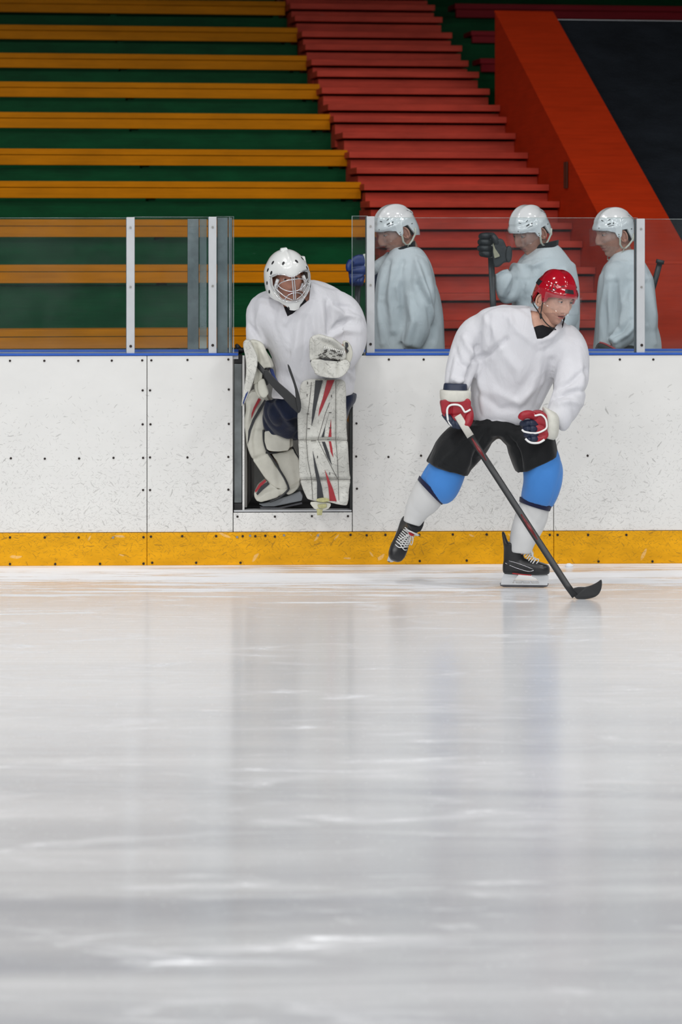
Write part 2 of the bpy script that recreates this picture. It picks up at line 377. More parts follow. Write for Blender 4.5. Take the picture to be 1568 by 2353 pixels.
def kick(s0, s1, label, pts, pts2=()):
    o = obj('kick_board', box(BD, s0 + G * .6, s1 - G * .6, -0.009, 0.012, 0.0, zk - .002), M['kick'], bevel=0.003, label=label, cat='kick plate')
    for px, py in pts: screws_k(o, px, py, 'screw')
    for px, py in pts2: screws_k(o, px, py, 'steel_screw')
def screws_k(o, px, py, m):
    s_ = BD.s_of(px, -.009); z_ = max(BD.z_of(py, s_, -.009), 0.008)
    b_ = bmesh.new(); disc(b_, BD.w(s_, -0.010, z_), BD.w(0, -1, 0) - BD.w(0, 0, 0), 0.0066, 0.003, 10); obj('screw', b_, M[m], o)
kick(-4.2, sA, 'yellow kick plate strip left of the seam beside the narrow panel', [(23, 1235), (103, 1235), (181, 1235), (330, 1234.5), (23, 1296), (127, 1296), (230, 1295.5), (330, 1295)], [(260, 1235)])
kick(sA, sD, 'long yellow kick plate strip running below the doorway and behind the skater',
     [(347, 1233), (419, 1232), (497, 1232), (558, 1232), (587, 1232), (610, 1231), (632, 1233), (806, 1229), (843, 1230), (886, 1229), (964, 1229), (1041, 1228), (1119, 1228), (1264, 1229), (350, 1293), (451, 1293), (553, 1293), (965, 1289), (1073, 1288), (1263, 1288)],
     [(545, 1234), (575, 1231), (653, 1230), (731, 1230)])
kick(sD, 4.4, 'yellow kick plate strip at the right edge, right of the seam', [(1282, 1229), (1352, 1229), (1440, 1229), (1376, 1290), (1500, 1290)])
# blue cap rail and dasher frame behind the facing
def rail(s0, s1, label):
    o = empty('board_rail', BD.w((s0 + s1) / 2, 0.05, ztop), label=label, cat='rail')
    obj('blue_cap', box(BD, s0, s1, -0.006, 0.018, ztop, ztop + 0.013), M['blue_rail'], o, bevel=0.003)
    obj('white_ledge', box(BD, s0, s1, 0.0185, 0.30, ztop - .02, ztop + 0.008), M['white_al'], o)
    obj('rear_blue_cap', box(BD, s0, s1, 0.3005, 0.325, ztop - .02, ztop + 0.022), M['blue_rail'], o, bevel=0.003)
    return o
rail(-4.2, BD.s_of(548), 'blue rail along the board top left of the doorway')
rail(BD.s_of(841), 4.4, 'blue rail along the board top right of the doorway')
for s0, s1, lab in ((-4.2, sB, 'steel'), (sC + .004, 4.4, 'steel')):
    pass
obj('trim_1', box(BD, -4.2, sB - .01, 0.016, 0.26, 0.0, ztop - .022), M['grey_wall'], kind='structure')
obj('trim_2', box(BD, sC + .012, 4.4, 0.016, 0.26, 0.0, ztop - .022), M['grey_wall'], kind='structure')
# door jamb left: galvanised post, black stop pads, thin white edge of the opened door
jt = 0.03
jamb = empty('door_jamb', BD.w(sB, jt, zs), label='galvanised steel jamb with black stop pads at the left side of the doorway', cat='door jamb')
obj('post', box(BD, BD.s_of(538, jt), BD.s_of(556, jt), jt, 0.20, BD.z_of(1156), BD.z_of(836)), M['steel'], jamb, bevel=.003)
obj('stop_pad', box(BD, BD.s_of(538, jt), BD.s_of(557, jt), jt + .002, 0.19, BD.z_of(835), ztop - .002), M['black'], jamb, bevel=.002)
obj('stop_pad', box(BD, BD.s_of(538, jt), BD.s_of(557, jt), jt + .002, 0.19, BD.z_of(1172), BD.z_of(1157)), M['black'], jamb, bevel=.002)
door = empty('rink_door', BD.w(BD.s_of(560), .04, zs), label='white rink door swung inward, seen edge-on at the left of the doorway', cat='door')
obj('door_edge', box(BD, BD.s_of(557.5), BD.s_of(562), 0.035, 0.07, zs + .01, ztop - .002), M['board'], door)
bm = bmesh.new(); x0 = BD.s_of(561)
hexa(bm, [BD.w(a, t, z) for z in (zs + .02, ztop - .01) for a, t in ((x0, .07), (x0 + .015, .07), (x0 + .06, .95), (x0 + .02, .95))])
obj('door_leaf', bm, M['grey_wall'], door)
obj('trim_3', box(BD, sC - .012, sC + .010, 0.018, 0.24, zs + .01, ztop - .03), M['dark_steel'], kind='structure')
# low barrier at the back of the players' area and the bench seat in it
zback = BD.z_of(812, 0, 1.42) 
obj('wall_bench', box(BD, -4.4, 4.6, 1.42, 1.46, -.05, zback - 0.03), M['grey_wall'], kind='structure')
bench = empty('player_bench', BD.w(1.9, 1.75, 0), label='yellow brown wooden bench seat inside the doorway behind the goalkeeper', cat='bench')
obj('seat', box(BD, BD.s_of(800, 1.2), 4.4, 1.16, 1.40, zf + .40, zf + .45), M['yellow'], bench, bevel=.004)
for q in (0.35, 2.2, 4.1): obj('leg', box(BD, q, q + .06, 1.2, 1.36, zf - .012, zf + .40), M['steel'], bench)

# ------------------------------------------------------------------ rink glass
GT = 0.035; GH = 0.012
def pane(px0, px1, py_top, label, edge=None, t=GT):
    s0, s1 = BD.s_of(px0, t), BD.s_of(px1, t)
    zt = BD.z_of(py_top, (s0 + s1) / 2, t)
    o = empty('rink_glass', BD.w((s0 + s1) / 2, t, ztop), label=label, cat='glass')
    obj('glass_sheet', box(BD, s0, s1, t, t + GH, ztop + .008, zt - .003), M['glass'], o)
    obj('top_edge', box(BD, s0, s1, t - .0005, t + GH + .0005, zt - .0025, zt), M['glass_edge'], o)
    if edge:
        for e in edge:
            se = BD.s_of(e, t)
            obj('side_edge', box(BD, se - .002, se + .002, t - .0006, t + GH + .0006, ztop + .008, zt), M['glass_edge'], o)
    return o
pane(-400, 292, 500, 'clear rink glass pane at the left edge of the picture')
pane(307, 484, 498, 'clear rink glass pane between the two left white posts')
pane(497, 537.5, 497, 'short end of rink glass beside the left of the doorway', edge=(528, 537))
pane(809, 846, 496, 'narrow end of rink glass at the right of the doorway', edge=(809.5,))
pane(859, 1466, 500, 'wide clear rink glass pane in front of the three bench players')
pane(1480, 2500, 503, 'clear rink glass pane at the right edge of the picture')
def gpost(px0, px1, py_top, label, pts, dark_side):
    s0, s1 = BD.s_of(px0), BD.s_of(px1); zt = BD.z_of(py_top)
    o = empty('glass_post', BD.w((s0 + s1) / 2, 0.02, ztop), label=label, cat='post', group='white posts holding the rink glass')
    obj('white_cover', box(BD, s0, s1, 0.002, 0.03, ztop + .010, zt), M['white_al'], o, bevel=.003)
    obj('steel_channel', box(BD, s0 - .004, s1 - .004, 0.052, 0.085, ztop - .01, zt - .002), M['steel'], o)
    for i, (px, py) in enumerate(pts):
        b_ = bmesh.new(); ss = BD.s_of(px); disc(b_, BD.w(ss, .001, BD.z_of(py)), BD.w(0, -1, 0) - BD.w(0, 0, 0), 0.006 if i < 2 else .0075, .003, 12)
        obj('screw', b_, M['steel_screw' if i < 2 else 'screw'], o)
gpost(290.5, 309.5, 499, 'white glass post standing left of the doorway, farther from it', [(300, 523), (300, 659), (300.5, 795)], 1)
gpost(479.5, 498, 498, 'white glass post closest to the left side of the doorway', [(489, 522), (489, 657), (489, 793)], 1)
gpost(843, 861.5, 497, 'white glass post right of the doorway in front of the leftmost bench player', [(852, 520), (852, 655), (852, 791)], 1)
gpost(1464, 1483, 502, 'white glass post in front of the rightmost bench player', [(1474, 526), (1475, 660), (1475.5, 794)], 1)
# galvanised uprights behind the glass
o = empty('steel_upright', BD.w(BD.s_of(452, .4), .4, ztop), label='galvanised steel upright behind the glass, between the two left posts', cat='post')
obj('upright_face', box(BD, BD.s_of(431, .31), BD.s_of(457, .31), .31, .36, ztop, BD.z_of(503, 0, .31)), M['steel'], o, bevel=.002)
obj('upright_edge', box(BD, BD.s_of(458.5, .31), BD.s_of(475, .31), .33, .36, ztop, BD.z_of(503, 0, .31)), M['glass_edge'], o)
o = empty('steel_upright', BD.w(BD.s_of(515, .1), .1, ztop), label='broad galvanised steel upright at the glass end beside the doorway', cat='post')
obj('upright_face', box(BD, BD.s_of(499, .1), BD.s_of(524, .1), .06, .12, ztop - .05, BD.z_of(500, 0, .08)), M['steel'], o, bevel=.002)
obj('upright_edge', box(BD, BD.s_of(525, .1), BD.s_of(534, .1), .075, .12, ztop - .05, BD.z_of(500, 0, .08)), M['steel'], o, bevel=.002)

# ------------------------------------------------------------------ stands: benches, risers
tops = [755, 608, 505, 418, 344.5, 262, 193, 128, 64, 3.5, -60]
ends = [940, 893, 868, 830, 799, 759, 735, 705, 684, 656, 632]
tt = [0.74 * i for i in range(11)]
ords = ['lowest', 'second', 'third', 'fourth', 'fifth', 'sixth', 'seventh', 'eighth', 'ninth', 'tenth', 'topmost']
zt_ = []
for i in range(11):
    sm = ST.s_of(min(ends[i], 700), tt[i]); zt_.append(ST.z_of(tops[i], sm, tt[i]))
stand = empty('green_stand', ST.w(-2, 0, 0), label='green painted wooden tiers carrying the yellow benches left of the red stairs', cat='stand')
SL = -6.5
for i in range(11):
    se = ST.s_of(ends[i], tt[i]); z = zt_[i]; t = tt[i]
    if i < 10:
        b_ = empty('stand_bench', ST.w(se - 2, t, z - .12),
                   label=('yellow wooden plank bench on the green tiers, %s row counting up from the rink boards' % ords[i]), cat='bench', group='yellow benches on the green tiers')
        obj('seat_plank', box(ST, SL, se, t - .004, t + .34, z - .043, z), M['yellow'], b_, bevel=.003)
        obj('front_board', box(ST, SL, se - random.uniform(0, .004), t + random.uniform(0, .004), t + .05, z - .118, z - .0465), M['yellow'], b_, bevel=.003)
        nb = int((se - SL) / 1.4)
        for q in range(nb):
            sx = se - .05 - q * 1.4
            obj('bracket', box(ST, sx - .05, sx, t + .056, t + .30, z - .137, z - .046), M['green'], b_)
    zlo = zt_[i - 1] - .40 if i else -.05
    obj('riser', box(ST, SL, se + (0.03 if i % 2 else .006), t + .06, t + .84, zlo, z - .138), M['green'], stand)
    # brown end cheek filling between tier and stair
    obj('end_cheek', box(ST, se + .034, se + .10, t + .12, t + .55, zlo + .05, z - .16), M['brown'], stand)
# ------------------------------------------------------------------ red stairs
lips = [814, 755, 691, 631, 570, 528, 478, 439, 401, 365, 320, 283, 256, 218, 179, 153, 118, 88, 52, 24, -4]
lefts = [956, 938, 923, 905, 886, 868, 850, 837, 820, 803, 788, 767, 754, 740, 729, 716, 702, 694, 678, 667, 655]
def interp(v, xs, ys):
    for i in range(len(xs) - 1):
        if (xs[i] - v) * (xs[i + 1] - v) <= 0:
            return ys[i] + (ys[i + 1] - ys[i]) * (v - xs[i]) / (xs[i + 1] - xs[i])
    k = (ys[-1] - ys[-2]) / (xs[-1] - xs[-2]) if abs(v - xs[-1]) < abs(v - xs[0]) else (ys[1] - ys[0]) / (xs[1] - xs[0])
    return (ys[-1] + k * (v - xs[-1])) if abs(v - xs[-1]) < abs(v - xs[0]) else ys[0] + k * (v - xs[0])
stair = empty('red_staircase', ST.w(1, 0, 0), label='red painted wooden staircase climbing between the yellow benches and the ramp wall', cat='stairs')
sR = 0.5 * (ST.s_of(1275, interp(478, tops, tt)) + ST.s_of(1072, interp(118, tops, tt)))
prevz = -.05
for i, y in enumerate(lips):
    t = interp(y + 8, tops, tt) + .05
    s0 = ST.s_of(lefts[i], t); s1 = sR - .002 + (random.uniform(-.03, 0.0) if y < 215 else 0)
    zl = ST.z_of(y, 1.4, t); th = 0.048 if y > 300 else .052
    st_ = obj('step', box(ST, s0 + .02, s1, t + .065, t + .64, prevz, zl - .013), M['red'], stair)
    nose = obj('nosing', box(ST, s0, s1, t, t + .42, zl + .003, zl + th), M['red'], st_, bevel=.004)
    prevz = zl - .05 if i else zl - .05
# ------------------------------------------------------------------ ramp wall on the right with its sloping cap, and dark panel
tb = ST.t_of(1138, sR)                       # upper end of the side wall
ta = ST.t_of(1440, sR)
zb_, za_ = ST.z_of(41, sR, tb), None
pA = (ST.t_of(1164, sR), 80); pB = (ST.t_of(1378, sR), 500)
zA, zB = ST.z_of(pA[1], sR, pA[0]), ST.z_of(pB[1], sR, pB[0])
slope = (zA - zB) / (pA[0] - pB[0])
def wz(t): return zB + slope * (t - pB[0])
t_lo = pB[0] - (wz(pB[0]) - 0.9) / slope
print('ramp: sR %.2f tb %.2f pA %.2f pB %.2f slope %.2f tlo %.2f' % (sR, tb, pA[0], pB[0], slope, t_lo))
WT = 0.46
ramp_o = empty('ramp_wall', ST.w(sR, t_lo, 0), label='orange red sloping parapet wall rising along the right side of the stairs', cat='wall')
t_lo = max(t_lo, -0.1)
bm = bmesh.new()
hexa(bm, [ST.w(sR, t_lo, -.05), ST.w(sR + WT, t_lo, -.05), ST.w(sR + WT, tb, -.05), ST.w(sR, tb, -.05),
          ST.w(sR, t_lo, wz(t_lo)), ST.w(sR + WT, t_lo, wz(t_lo)), ST.w(sR + WT, tb, wz(tb)), ST.w(sR, tb, wz(tb))])
obj('side_wall', bm, M['orange_red'], ramp_o)
bm = bmesh.new()
o1 = .018
hexa(bm, [ST.w(sR - .006, t_lo, wz(t_lo)), ST.w(sR + WT, t_lo, wz(t_lo)), ST.w(sR + WT, tb, wz(tb)), ST.w(sR - .006, tb, wz(tb)),
          ST.w(sR - .006, t_lo, wz(t_lo) + o1), ST.w(sR + WT, t_lo, wz(t_lo) + o1), ST.w(sR + WT, tb, wz(tb) + o1), ST.w(sR - .006, tb, wz(tb) + o1)])
obj('sloping_cap', bm, M['orange_red'], ramp_o, bevel=.004)
tw = ST.t_of(1300, sR - .01)
obj('worn_patch', box(ST, sR - .012, sR - .006, tw - .05, tw + .05, ST.z_of(433, sR, tw), ST.z_of(372, sR, tw)), M['brown'], ramp_o)
bm = bmesh.new()
dn = .05
hexa(bm, [ST.w(sR + WT + .004, t_lo, wz(t_lo) - dn - .05), ST.w(sR + 5, t_lo, wz(t_lo) - dn - .05), ST.w(sR + 5, tb, wz(tb) - dn - .05), ST.w(sR + WT + .004, tb, wz(tb) - dn - .05),
          ST.w(sR + WT + .004, t_lo, wz(t_lo) - dn), ST.w(sR + 5, t_lo, wz(t_lo) - dn), ST.w(sR + 5, tb, wz(tb) - dn), ST.w(sR + WT + .004, tb, wz(tb) - dn)])
dp = obj('dark_panel', bm, M['tarp'], label='dark navy sloping panel filling the upper right corner beside the orange parapet', cat='panel')
obj('top_strip', box(ST, sR + WT + .004, sR + 5, tb + .002, tb + .02, wz(tb) - .12, wz(tb) - dn + .004), M['white_al'], dp)
# maroon benches beyond the parapet
for (y0, y1, px0, px1, ti, lab) in ((8, 40, 1046, 2200, 9, 'maroon wooden bench running to the right edge above the dark panel'),
                                    (71, 98, 1083, 1160, 8, 'short maroon bench end showing left of the parapet top'),
                                    (134, 165, 1104, 1165, 7, 'broken maroon bench end below the short one, beside the parapet')):
    t = tt[ti] + .1
    s0, s1 = ST.s_of(px0, t), ST.s_of(px1, t); z1 = ST.z_of(y0, s0, t); z0 = ST.z_of(y1, s0, t)
    o = empty('maroon_bench', ST.w(s0, t, z0), label=lab, cat='bench')
    obj('seat_plank', box(ST, s0, s1, t - .004, t + .34, bez(z0, z1, .6), z1), M['maroon'], o, bevel=.003)
    obj('front_board', box(ST, s0 + .01, s1, t, t + .05, z0, bez(z0, z1, .57)), M['maroon'], o, bevel=.003)
gs = empty('green_tiers', ST.w(sR, tt[9], 0), label='green painted tiers under the maroon benches right of the red stairs', cat='stand')
for ti, y in ((10, -30), (9, 40), (8, 98), (7, 165)):
    t = tt[ti] + .16; zz = ST.z_of(y, sR, t)
    obj('riser', box(ST, sR + .03, sR + 5, t, t + .75, zz - .6, zz - .002), M['green'], gs)
# dark closing wall under the far tiers
# ------------------------------------------------------------------ people: materials
def cloth(name, col, rough=0.75, sheen=0.15, bs=900, bst=0.30, var=0.04):
    m = mat(name, col, rough, var, 9.0, sheen=sheen, spec=0.2)
    nt = m.node_tree; b = nt.nodes['Principled BSDF']
    wv = noise_tex(nt, bs, 1, 0.5); n2 = noise_tex(nt, 14.0, 4, 0.55, mscale=(1.6, 1.6, 0.7), dist=0.8)
    h = math_n(nt, 'ADD', math_n(nt, 'MULTIPLY', wv.outputs[0], 0.05), n2.outputs[0]); bump(nt, b, h, bst, 0.02)
    return m
M['jersey'] = cloth('white_jersey', (0.66, 0.66, 0.69))
M['jersey_b'] = cloth('white_mesh_jersey', (0.64, 0.665, 0.68))
M['undershirt'] = cloth('black_undershirt', (0.008, 0.008, 0.010))
M['pants_black'] = cloth('black_hockey_pants', (0.010, 0.011, 0.012), bst=0.2)
M['pants_navy'] = cloth('navy_hockey_pants', (0.004, 0.010, 0.034), rough=0.55, bst=0.25)
M['sock_blue'] = cloth('light_blue_sock', (0.060, 0.235, 0.62), bst=0.05)
M['sock_navy'] = cloth('navy_band', (0.010, 0.012, 0.045), bst=0.05)
M['sock_white'] = cloth('white_sock', (0.66, 0.66, 0.65), bst=0.06)
M['skin'] = mat('skin', (0.66, 0.37, 0.265), 0.5, 0.22, 40, bmp=0.15, bscale=300, bdist=.001)
M['skin2'] = mat('skin_ruddy', (0.52, 0.245, 0.17), 0.5, 0.22, 40, bmp=0.15, bscale=300, bdist=.001)
M['lips'] = mat('lips', (0.42, 0.15, 0.13), 0.45, 0.1)
M['stubble'] = mat('stubble_skin', (0.50, 0.27, 0.20), 0.6, 0.25, 60)
M['hair'] = mat('short_hair', (0.035, 0.022, 0.014), 0.6, 0.4, 60)
M['hair_fair'] = mat('fair_hair', (0.16, 0.09, 0.045), 0.6, 0.4, 60)
M['eye_white'] = mat('eye_white', (0.40, 0.36, 0.33), 0.3)
M['eye_dark'] = mat('eye_iris', (0.03, 0.028, 0.03), 0.15)
M['helmet_white'] = mat('white_helmet_shell', (0.74, 0.75, 0.75), 0.16, 0.04, 12, coat=0.5)
M['helmet_red'] = mat('red_helmet_shell', (0.40, 0.004, 0.014), 0.12, 0.1, 12, coat=0.8)
M['mask_white'] = mat('white_mask_shell', (0.78, 0.79, 0.77), 0.2, 0.05, 14, coat=0.4)
M['vent'] = mat('black_vent', (0.012, 0.012, 0.014), 0.5)
M['strap_black'] = mat('black_strap', (0.012, 0.012, 0.012), 0.6)
M['strap_white'] = mat('yellowed_white_strap', (0.60, 0.60, 0.50), 0.5, 0.15, 30)
M['visor'] = glass_material('clear_visor', (0.975, 0.975, 0.98), 0.035, 0.016)
M['chrome'] = mat('chrome_bar', (0.72, 0.72, 0.74), 0.22, 0.1, metal=0.85)
M['glove_red'] = mat('red_glove_leather', (0.36, 0.006, 0.018), 0.45, 0.25, 40, bmp=0.2, bscale=120)
M['glove_navy'] = mat('navy_glove_leather', (0.012, 0.022, 0.055), 0.5, 0.25, 40, bmp=0.2, bscale=120)
M['glove_white'] = mat('cream_glove_cuff', (0.66, 0.65, 0.58), 0.55, 0.15, 25, bmp=0.1)
M['piping'] = mat('white_piping', (0.82, 0.82, 0.80), 0.5, 0.05)
M['glove_black'] = mat('black_glove_leather', (0.012, 0.013, 0.015), 0.45, 0.3, 40, bmp=0.3, bscale=90)
M['glove_blue'] = mat('blue_glove_leather', (0.008, 0.032, 0.18), 0.4, 0.3, 30)
M['tan'] = mat('tan_palm_leather', (0.42, 0.38, 0.26), 0.7, 0.25, 30)
M['boot'] = mat('black_skate_boot', (0.014, 0.014, 0.016), 0.42, 0.3, 40, bmp=0.1, bscale=200)
M['toe'] = mat('black_toe_cap', (0.016, 0.016, 0.017), 0.3)
M['lace'] = mat('white_lace', (0.72, 0.72, 0.70), 0.7, 0.1)
M['holder'] = mat('white_blade_holder', (0.60, 0.61, 0.62), 0.35, 0.08)
M['runner'] = mat('steel_runner', (0.12, 0.12, 0.13), 0.3, 0.3, 30, metal=0.7)
M['red_trim'] = mat('red_trim', (0.40, 0.01, 0.015), 0.4)
M['stick_black'] = mat('black_stick', (0.013, 0.014, 0.015), 0.38, 0.3, 30)
M['stick_red'] = mat('dark_red_stick_graphic', (0.20, 0.006, 0.010), 0.35, 0.5, 25)
M['tape_white'] = mat('white_grip_tape', (0.62, 0.60, 0.54), 0.8, 0.12, 60, bmp=0.3)
def scuffed_leather(name, col):
    m = mat(name, col, 0.5, 0.12, 10, bmp=0.12, bscale=50)
    nt = m.node_tree; b = nt.nodes['Principled BSDF']; c = b.inputs['Base Color'].links[0].from_socket
    for scl, ln, w_, sd, cv in ((38, .014, .0014, 1, 0.75), (24, .022, .0022, 3, 0.45), (60, .008, .0013, 5, 0.7)):
        msk = strokes(nt, scl, ln, w_, sd, cv); c = mixc(nt, math_n(nt, 'MULTIPLY', msk, 0.42), c, (0.16, 0.15, 0.13))
    n = noise_tex(nt, 7.0, 5, 0.65); r = ramp(nt, [(0.4, 0.72), (0.6, 1.0)]); nt.links.new(n.outputs[0], r.inputs[0])
    c = mixc(nt, 1.0, c, r.outputs[0], 'MULTIPLY'); nt.links.new(c, b.inputs['Base Color']); return m
M['pad'] = scuffed_leather('scuffed_white_pad', (0.66, 0.655, 0.60))
M['pad_side'] = mat('cream_pad_side', (0.62, 0.61, 0.53), 0.5, 0.2, 10, bmp=0.1, bscale=40)
M['pad_black'] = mat('pad_dark_stripe', (0.022, 0.024, 0.028), 0.45, 0.3, 30)
M['pad_red'] = mat('pad_red_stripe', (0.36, 0.010, 0.020), 0.45, 0.3, 30)
M['seam'] = mat('dark_seam', (0.06, 0.055, 0.05), 0.7)
M['yellowed'] = mat('yellow_stained_strap', (0.52, 0.50, 0.24), 0.6, 0.4, 60)

# ------------------------------------------------------------------ people: shape tools
def ring(bm, c, a, b, n=28, e=2.0, mi=0):
    out = []
    for j in range(n):
        t = 2 * math.pi * j / n; ct, s_ = math.cos(t), math.sin(t)
        x = math.copysign(abs(ct) ** (2 / e), ct); y = math.copysign(abs(s_) ** (2 / e), s_)
        out.append(bm.verts.new(c + a * x + b * y))
    return out
def bridge(bm, rings, cap=True, mi=0):
    n = len(rings[0])
    for r0, r1 in zip(rings, rings[1:]):
        for j in range(n):
            f = bm.faces.new((r0[j], r0[(j + 1) % n], r1[(j + 1) % n], r1[j])); f.material_index = mi
    if cap:
        f = bm.faces.new(rings[0][::-1]); f.material_index = mi
        f = bm.faces.new(rings[-1]); f.material_index = mi
def pring(bm, cx, cy, ax, ay, d, hd, e=2.3, n=28):
    """ring from photo measurements: centre and half axis in pixels, distance d, half depth hd (m)"""
    c = P(cx, cy, d); a = P(cx + ax, cy + ay, d) - c
    return ring(bm, c, a, Vector((0, hd, 0)), n, e)
def ploft(bm, rows, e=2.3, sub=3):
    """rows of (cx,cy,ax,ay,d,hd), interpolated smoothly"""
    v = [Vector(r[:3]) for r in rows]; w = [Vector(r[3:6]) for r in rows]
    v = spline(v, sub); w = spline(w, sub)
    rr = [pring(bm, a[0], a[1], a[2], b[0], b[1], max(b[2], .004), e) for a, b in zip(v, w)]
    bridge(bm, rr)
def parm(bm, rows, sub=4, k=1.0):
    """limb: rows of (px,py,d,r_px)"""
    p = spline([P(*r[:3]) for r in rows], sub)
    rs = spline([Vector((r[3] * r[2] / F, 0, 0)) for r in rows], sub)
    tube(bm, p, [q[0] for q in rs], 20)
    return p, [q[0] for q in rs]
def ball(bm, c, r, sx=1, sy=1, sz=1, M_=None, seg=16, mi=0):
    m = Matrix.Translation(c) @ (M_ or Matrix.Identity(4)) @ Matrix.Diagonal((sx * r, sy * r, sz * r, 1))
    res = bmesh.ops.create_uvsphere(bm, u_segments=seg, v_segments=max(8, seg * 3 // 4), radius=1.0, matrix=m)
    for v in res['verts']:
        for f in v.link_faces: f.material_index = mi
def fuse(bm, voxel=0.010, smooth=4, disp=None, it=1):
    """union of overlapping closed shapes as one continuous surface"""
    bmesh.ops.recalc_face_normals(bm, faces=bm.faces)
    me = bpy.data.meshes.new('tmp'); bm.to_mesh(me); bm.free()
    o = bpy.data.objects.new('tmp', me); COL.objects.link(o)
    r = o.modifiers.new('r', 'REMESH'); r.mode = 'VOXEL'; r.voxel_size = voxel; r.adaptivity = 0
    dg = bpy.context.evaluated_depsgraph_get(); ev = o.evaluated_get(dg)
    m2 = bpy.data.meshes.new_from_object(ev)
    bpy.data.objects.remove(o); bpy.data.meshes.remove(me)
    b = bmesh.new(); b.from_mesh(m2); bpy.data.meshes.remove(m2)
    for _ in range(smooth): bmesh.ops.smooth_vert(b, verts=b.verts, factor=0.5, use_axis_x=True, use_axis_y=True, use_axis_z=True)
    if disp:
        b.normal_update()
        mv = [(v, disp(v.co, v.normal)) for v in b.verts]
        for v, k in mv: v.co += v.normal * k
        for _ in range(it): bmesh.ops.smooth_vert(b, verts=b.verts, factor=0.4, use_axis_x=True, use_axis_y=True, use_axis_z=True)
    b.normal_update()
    return b
def seg_dist(px, py, pts):
    best = 1e9; tb_ = 0
    for i in range(len(pts) - 1):
        ax, ay = pts[i]; bx, by = pts[i + 1]; dx, dy = bx - ax, by - ay
        L2 = dx * dx + dy * dy; t = max(0, min(1, ((px - ax) * dx + (py - ay) * dy) / L2))
        q = math.hypot(px - ax - t * dx, py - ay - t * dy)
        if q < best: best = q; tb_ = (i + t) / (len(pts) - 1)
    return best, tb_
def folds(lst, nz=0.004, ns=7.0, stretch=(1.0, 1.0, 0.45), seed=0):
    """cloth folds: ridges and creases of (points, width px, height m), plus soft noise folds"""
    def f(co, n):
        px = 784 + F * co.x / co.y; py = YH - (co.z - CH) * F / co.y; k = 0.0
        fr = max(0.0, min(1.0, 0.3 - n.y * 1.2))
        for pts, w, a in lst:
            q, t = seg_dist(px, py, pts)
            if q < 3 * w:
                k += 2.5 * a * math.exp(-(q / w) ** 2) * fr * (0.35 + 0.65 * math.sin(math.pi * min(max(t, .08), .92)))
        v = Vector((co.x * stretch[0] * ns + seed, co.y * stretch[1] * ns, co.z * stretch[2] * ns))
        k += 1.9 * nz * (noise.noise(v) + 0.5 * noise.noise(v * 2.1)) - 1.6 * nz * max(0.0, 0.16 - abs(noise.noise(v * .8 + Vector((3, 7, 1))))) / 0.16
        return k
    return f
def slab(bm, pts, d0, d1, sh=(0, 0), mi=0, dl=None):
    """closed outline in pixels given real thickness: front face at distance d0, back face at d1; dl lets distance vary per point"""
    n = len(pts)
    A = [bm.verts.new(P(p[0], p[1], d0 + (dl[i] if dl else 0))) for i, p in enumerate(pts)]
    B = [bm.verts.new(P(p[0], p[1], d0 + (dl[i] if dl else 0)) + Vector((0, d1 - d0, 0))) for i, p in enumerate(pts)]
    f = bm.faces.new(A); f.material_index = mi
    f = bm.faces.new(B[::-1]); f.material_index = mi
    for i in range(n):
        f = bm.faces.new((A[i], B[i], B[(i + 1) % n], A[(i + 1) % n])); f.material_index = mi
    bmesh.ops.recalc_face_normals(bm, faces=bm.faces)
def smooth_poly(pts, n=4):
    m = len(pts); out = []
    for i in range(m):
        p0, p1, p2, p3 = (Vector((*pts[(i + k) % m][:2], 0)) for k in (-1, 0, 1, 2))
        for k in range(n):
            t = k / n
            q = 0.5 * ((2 * p1) + (p2 - p0) * t + (2 * p0 - 5 * p1 + 4 * p2 - p3) * t * t + (3 * p1 - p0 - 3 * p2 + p3) * t ** 3)
            out.append((q.x, q.y))
    return out
def puff(pts, d0, d1, voxel=.006, smooth=5, disp=None, dl=None):
    bm = bmesh.new(); slab(bm, pts, d0, d1, dl=dl); bmesh.ops.triangulate(bm, faces=bm.faces)
    return fuse(bm, voxel, smooth, disp)
def line_on(bm, pts, d, r=.0015, seg=6):
    tube(bm, [P(p[0], p[1], d) for p in pts], r, seg)

